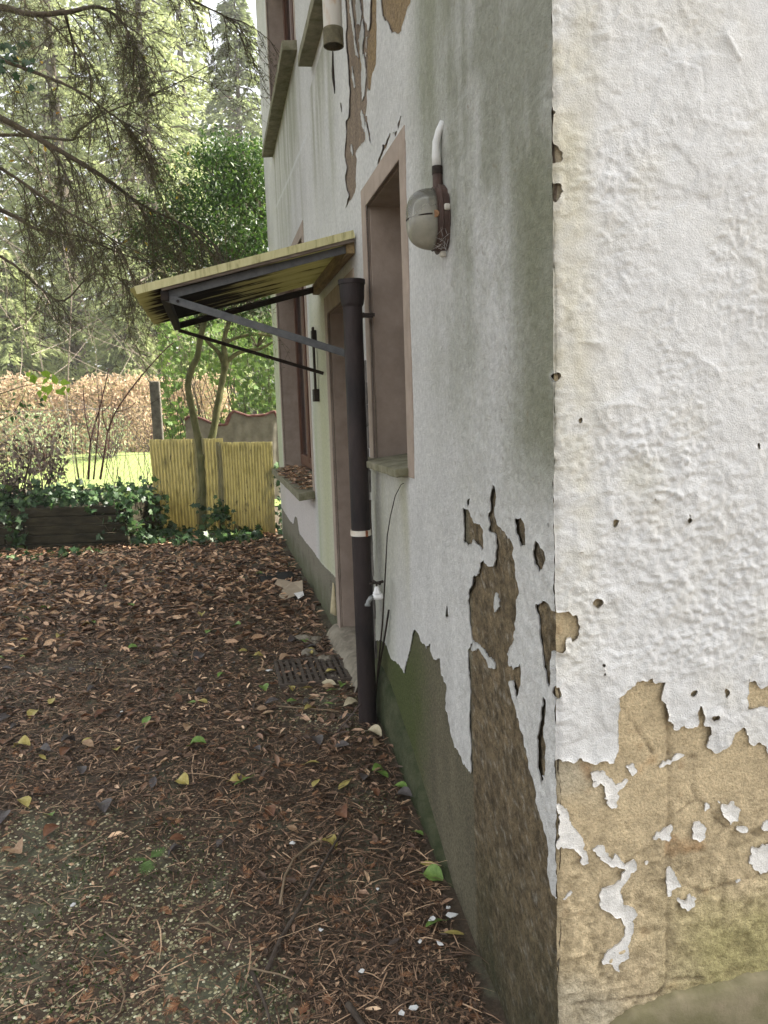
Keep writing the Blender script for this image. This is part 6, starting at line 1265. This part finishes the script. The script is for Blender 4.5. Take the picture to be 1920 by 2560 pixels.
# white chips of fallen paint
M_chipw = mat_noise('white_paint_chip', (0.66, 0.66, 0.64), (0.76, 0.76, 0.74), 30, 0.6)
for k, (x, y, s) in enumerate(((672, 1677, 0.03), (304, 1780, 0.02), (730, 2108, 0.016), (183, 2263, 0.02), (1100, 2360, 0.02), (1080, 2300, 0.02), (1130, 2290, 0.03), (1050, 2353, 0.015), (945, 2222, 0.012), (1035, 2520, 0.025), (1003, 2535, 0.018), (905, 2428, 0.015), (803, 2325, 0.014), (1120, 2270, 0.02))):
    g = onZ(x, y, 0.1)
    for _ in range(6): g = onZ(x, y, float(ground_h(g[0], g[1])) + 0.028)
    r = random.Random(k); m = MB(); pts = [(g[0] + s * (0.25 + 0.55 * r.random()) * math.cos(a), g[1] + s * (0.25 + 0.55 * r.random()) * math.sin(a), g[2] + 0.3 * s * r.random()) for a in np.linspace(0, 6.28, 7)[:-1]]
    m.poly(pts); o = m.build('paint_chip', M_chipw, None); o.modifiers.new('solid', 'SOLIDIFY').thickness = 0.002; tag(o, 'small white flake of fallen paint on the ground', 'paint chip', 'white paint flakes on the ground')
# ---- drain grate by the door
M_grate = mat_noise('rusty_grate_iron', (0.055, 0.043, 0.034), (0.12, 0.095, 0.075), 30, 0.8, 0.5, 0.002, metallic=0.1)
gt = thing('drain_grate', (g0[0] + 0.2, (g0[1] + g1[1]) / 2, gz), 'rusty iron drain grate half covered by leaves near the door', 'grate')
xa, xb, ya, yb = g1[0] + 0.0, g1[0] + 0.46, g1[1], g0[1] - 0.02
m = MB(); m.box(xa, xb, ya, ya + 0.02, gz - 0.02, gz + 0.006); m.box(xa, xb, yb - 0.02, yb, gz - 0.02, gz + 0.006); m.box(xa, xa + 0.018, ya + 0.02, yb - 0.02, gz - 0.02, gz + 0.006); m.box(xb - 0.018, xb, ya + 0.02, yb - 0.02, gz - 0.02, gz + 0.006); m.build('rim', M_grate, gt, bevel=0.003)
sm = MB().box(-0.009, 0.009, 0, yb - ya - 0.04, -0.016, 0.005).mesh('slat'); sm.materials.append(M_grate)
for k in range(13):
    o = bpy.data.objects.new('slat', sm); COL.objects.link(o); attach(o, gt); o.location = (xa + 0.035 + k * 0.0325, ya + 0.02, gz)
cm_ = MB().box(0.02, xb - xa - 0.02, -0.006, 0.006, -0.014, 0.003).mesh('crossbar'); cm_.materials.append(M_grate)
for k in range(5):
    o = bpy.data.objects.new('crossbar', cm_); COL.objects.link(o); attach(o, gt); o.location = (xa, ya + 0.05 + k * (yb - ya - 0.1) / 4, gz)
# ---- black rubber scraper mat and a torn sheet of packing paper
mt_ = thing('scraper_mat', tuple(mp_), 'black ribbed scraper mat under leaves behind the paper', 'mat'); M_rub = mat_noise('black_rubber', (0.012, 0.012, 0.013), (0.03, 0.03, 0.032), 20, 0.6, 0.2)
m = MB(); m.box(mp_[0] - 0.13, mp_[0] + 0.15, mp_[1] - 0.16, mp_[1] + 0.2, 0.285, 0.302); m.build('base', M_rub, mt_)
rb = MB().box(-0.13, 0.15, -0.006, 0.006, 0, 0.012).mesh('rib'); rb.materials.append(M_rub)
for k in range(12): o = bpy.data.objects.new('rib', rb); COL.objects.link(o); attach(o, mt_); o.location = (mp_[0], mp_[1] - 0.14 + k * 0.029, 0.3025)
M_paper = mat_noise('beige_packing_paper', (0.30, 0.235, 0.165), (0.40, 0.325, 0.235), 8, 0.8, 0.3, 0.002); M_paperw = mat_noise('white_paper', (0.62, 0.6, 0.57), (0.7, 0.68, 0.65), 8, 0.8)
ZP = lambda x, y, z: onZ(640 + x / 5.819, 1260 + y / 5.819, z)
pt_ = thing('packing_paper', tuple(ZP(500, 1250, 0.3)), 'torn sheet of beige packing paper lying at the wall', 'paper')
m = MB(); V0 = [ZP(270, 1165, .33), ZP(315, 1090, .36), ZP(430, 1105, .34), ZP(530, 1140, .345), ZP(400, 1225, .315)]; m.poly(V0)
m.poly([ZP(400, 1225, .315), ZP(530, 1140, .345), ZP(675, 1110, .37), ZP(685, 1270, .335), ZP(550, 1300, .325), ZP(330, 1335, .312)]); m.poly([ZP(330, 1335, .312), ZP(550, 1300, .325), ZP(570, 1340, .31), ZP(400, 1400, .30)])
o = m.build('sheet', M_paper, pt_); o.modifiers.new('solid', 'SOLIDIFY').thickness = 0.002
m = MB(); m.poly([ZP(550, 1300, .327), ZP(685, 1272, .337), ZP(700, 1330, .32), ZP(615, 1385, .31), ZP(590, 1345, .315)]); o = m.build('torn_corner', M_paperw, pt_); o.modifiers.new('solid', 'SOLIDIFY').thickness = 0.002
# ---- dry leaves lying on the window sill
n = 420; yy = RNG.uniform(4.1, 6.3, n); xx = RNG.uniform(-0.10, 0.13, n); zz = 1.135 - 0.03 * (0.17 - xx) / 0.29 + 0.008 + RNG.random(n) * 0.02
tag(link('sill_leaves', scatter_mesh('sill_leaves', CURL_V, CURL_F, np.stack([xx, yy, zz], 1), ground_frames(n, 0.3), 0.05 * (0.5 + RNG.random(n))), M_farleaf), 'dry leaves heaped on the wide window sill', 'leaf litter', kind='stuff')

# too fine to pick apart one by one
for o in bpy.data.objects:
    if o.parent is not None and o.name.split('.')[0] in ('foliage', 'branches', 'twigs', 'needles', 'stems', 'crown', 'leaves', 'cobweb', 'caught_leaves', 'mesh', 'bough'): o['kind'] = 'stuff'

# ================================================================== AIR
m, nt, b = newmat('pale_air'); nt.nodes.remove(b); pv = nt.nodes.new('ShaderNodeVolumePrincipled'); pv.inputs['Color'].default_value = (0.95, 0.96, 0.92, 1); pv.inputs['Density'].default_value = 0.002; pv.inputs['Anisotropy'].default_value = 0.2
nt.links.new(pv.outputs[0], nt.nodes['Material Output'].inputs['Volume'])
tag(MB().box(-95, 95, -35, 125, -1.3, 29.5).build('haze', m, None), kind='stuff')
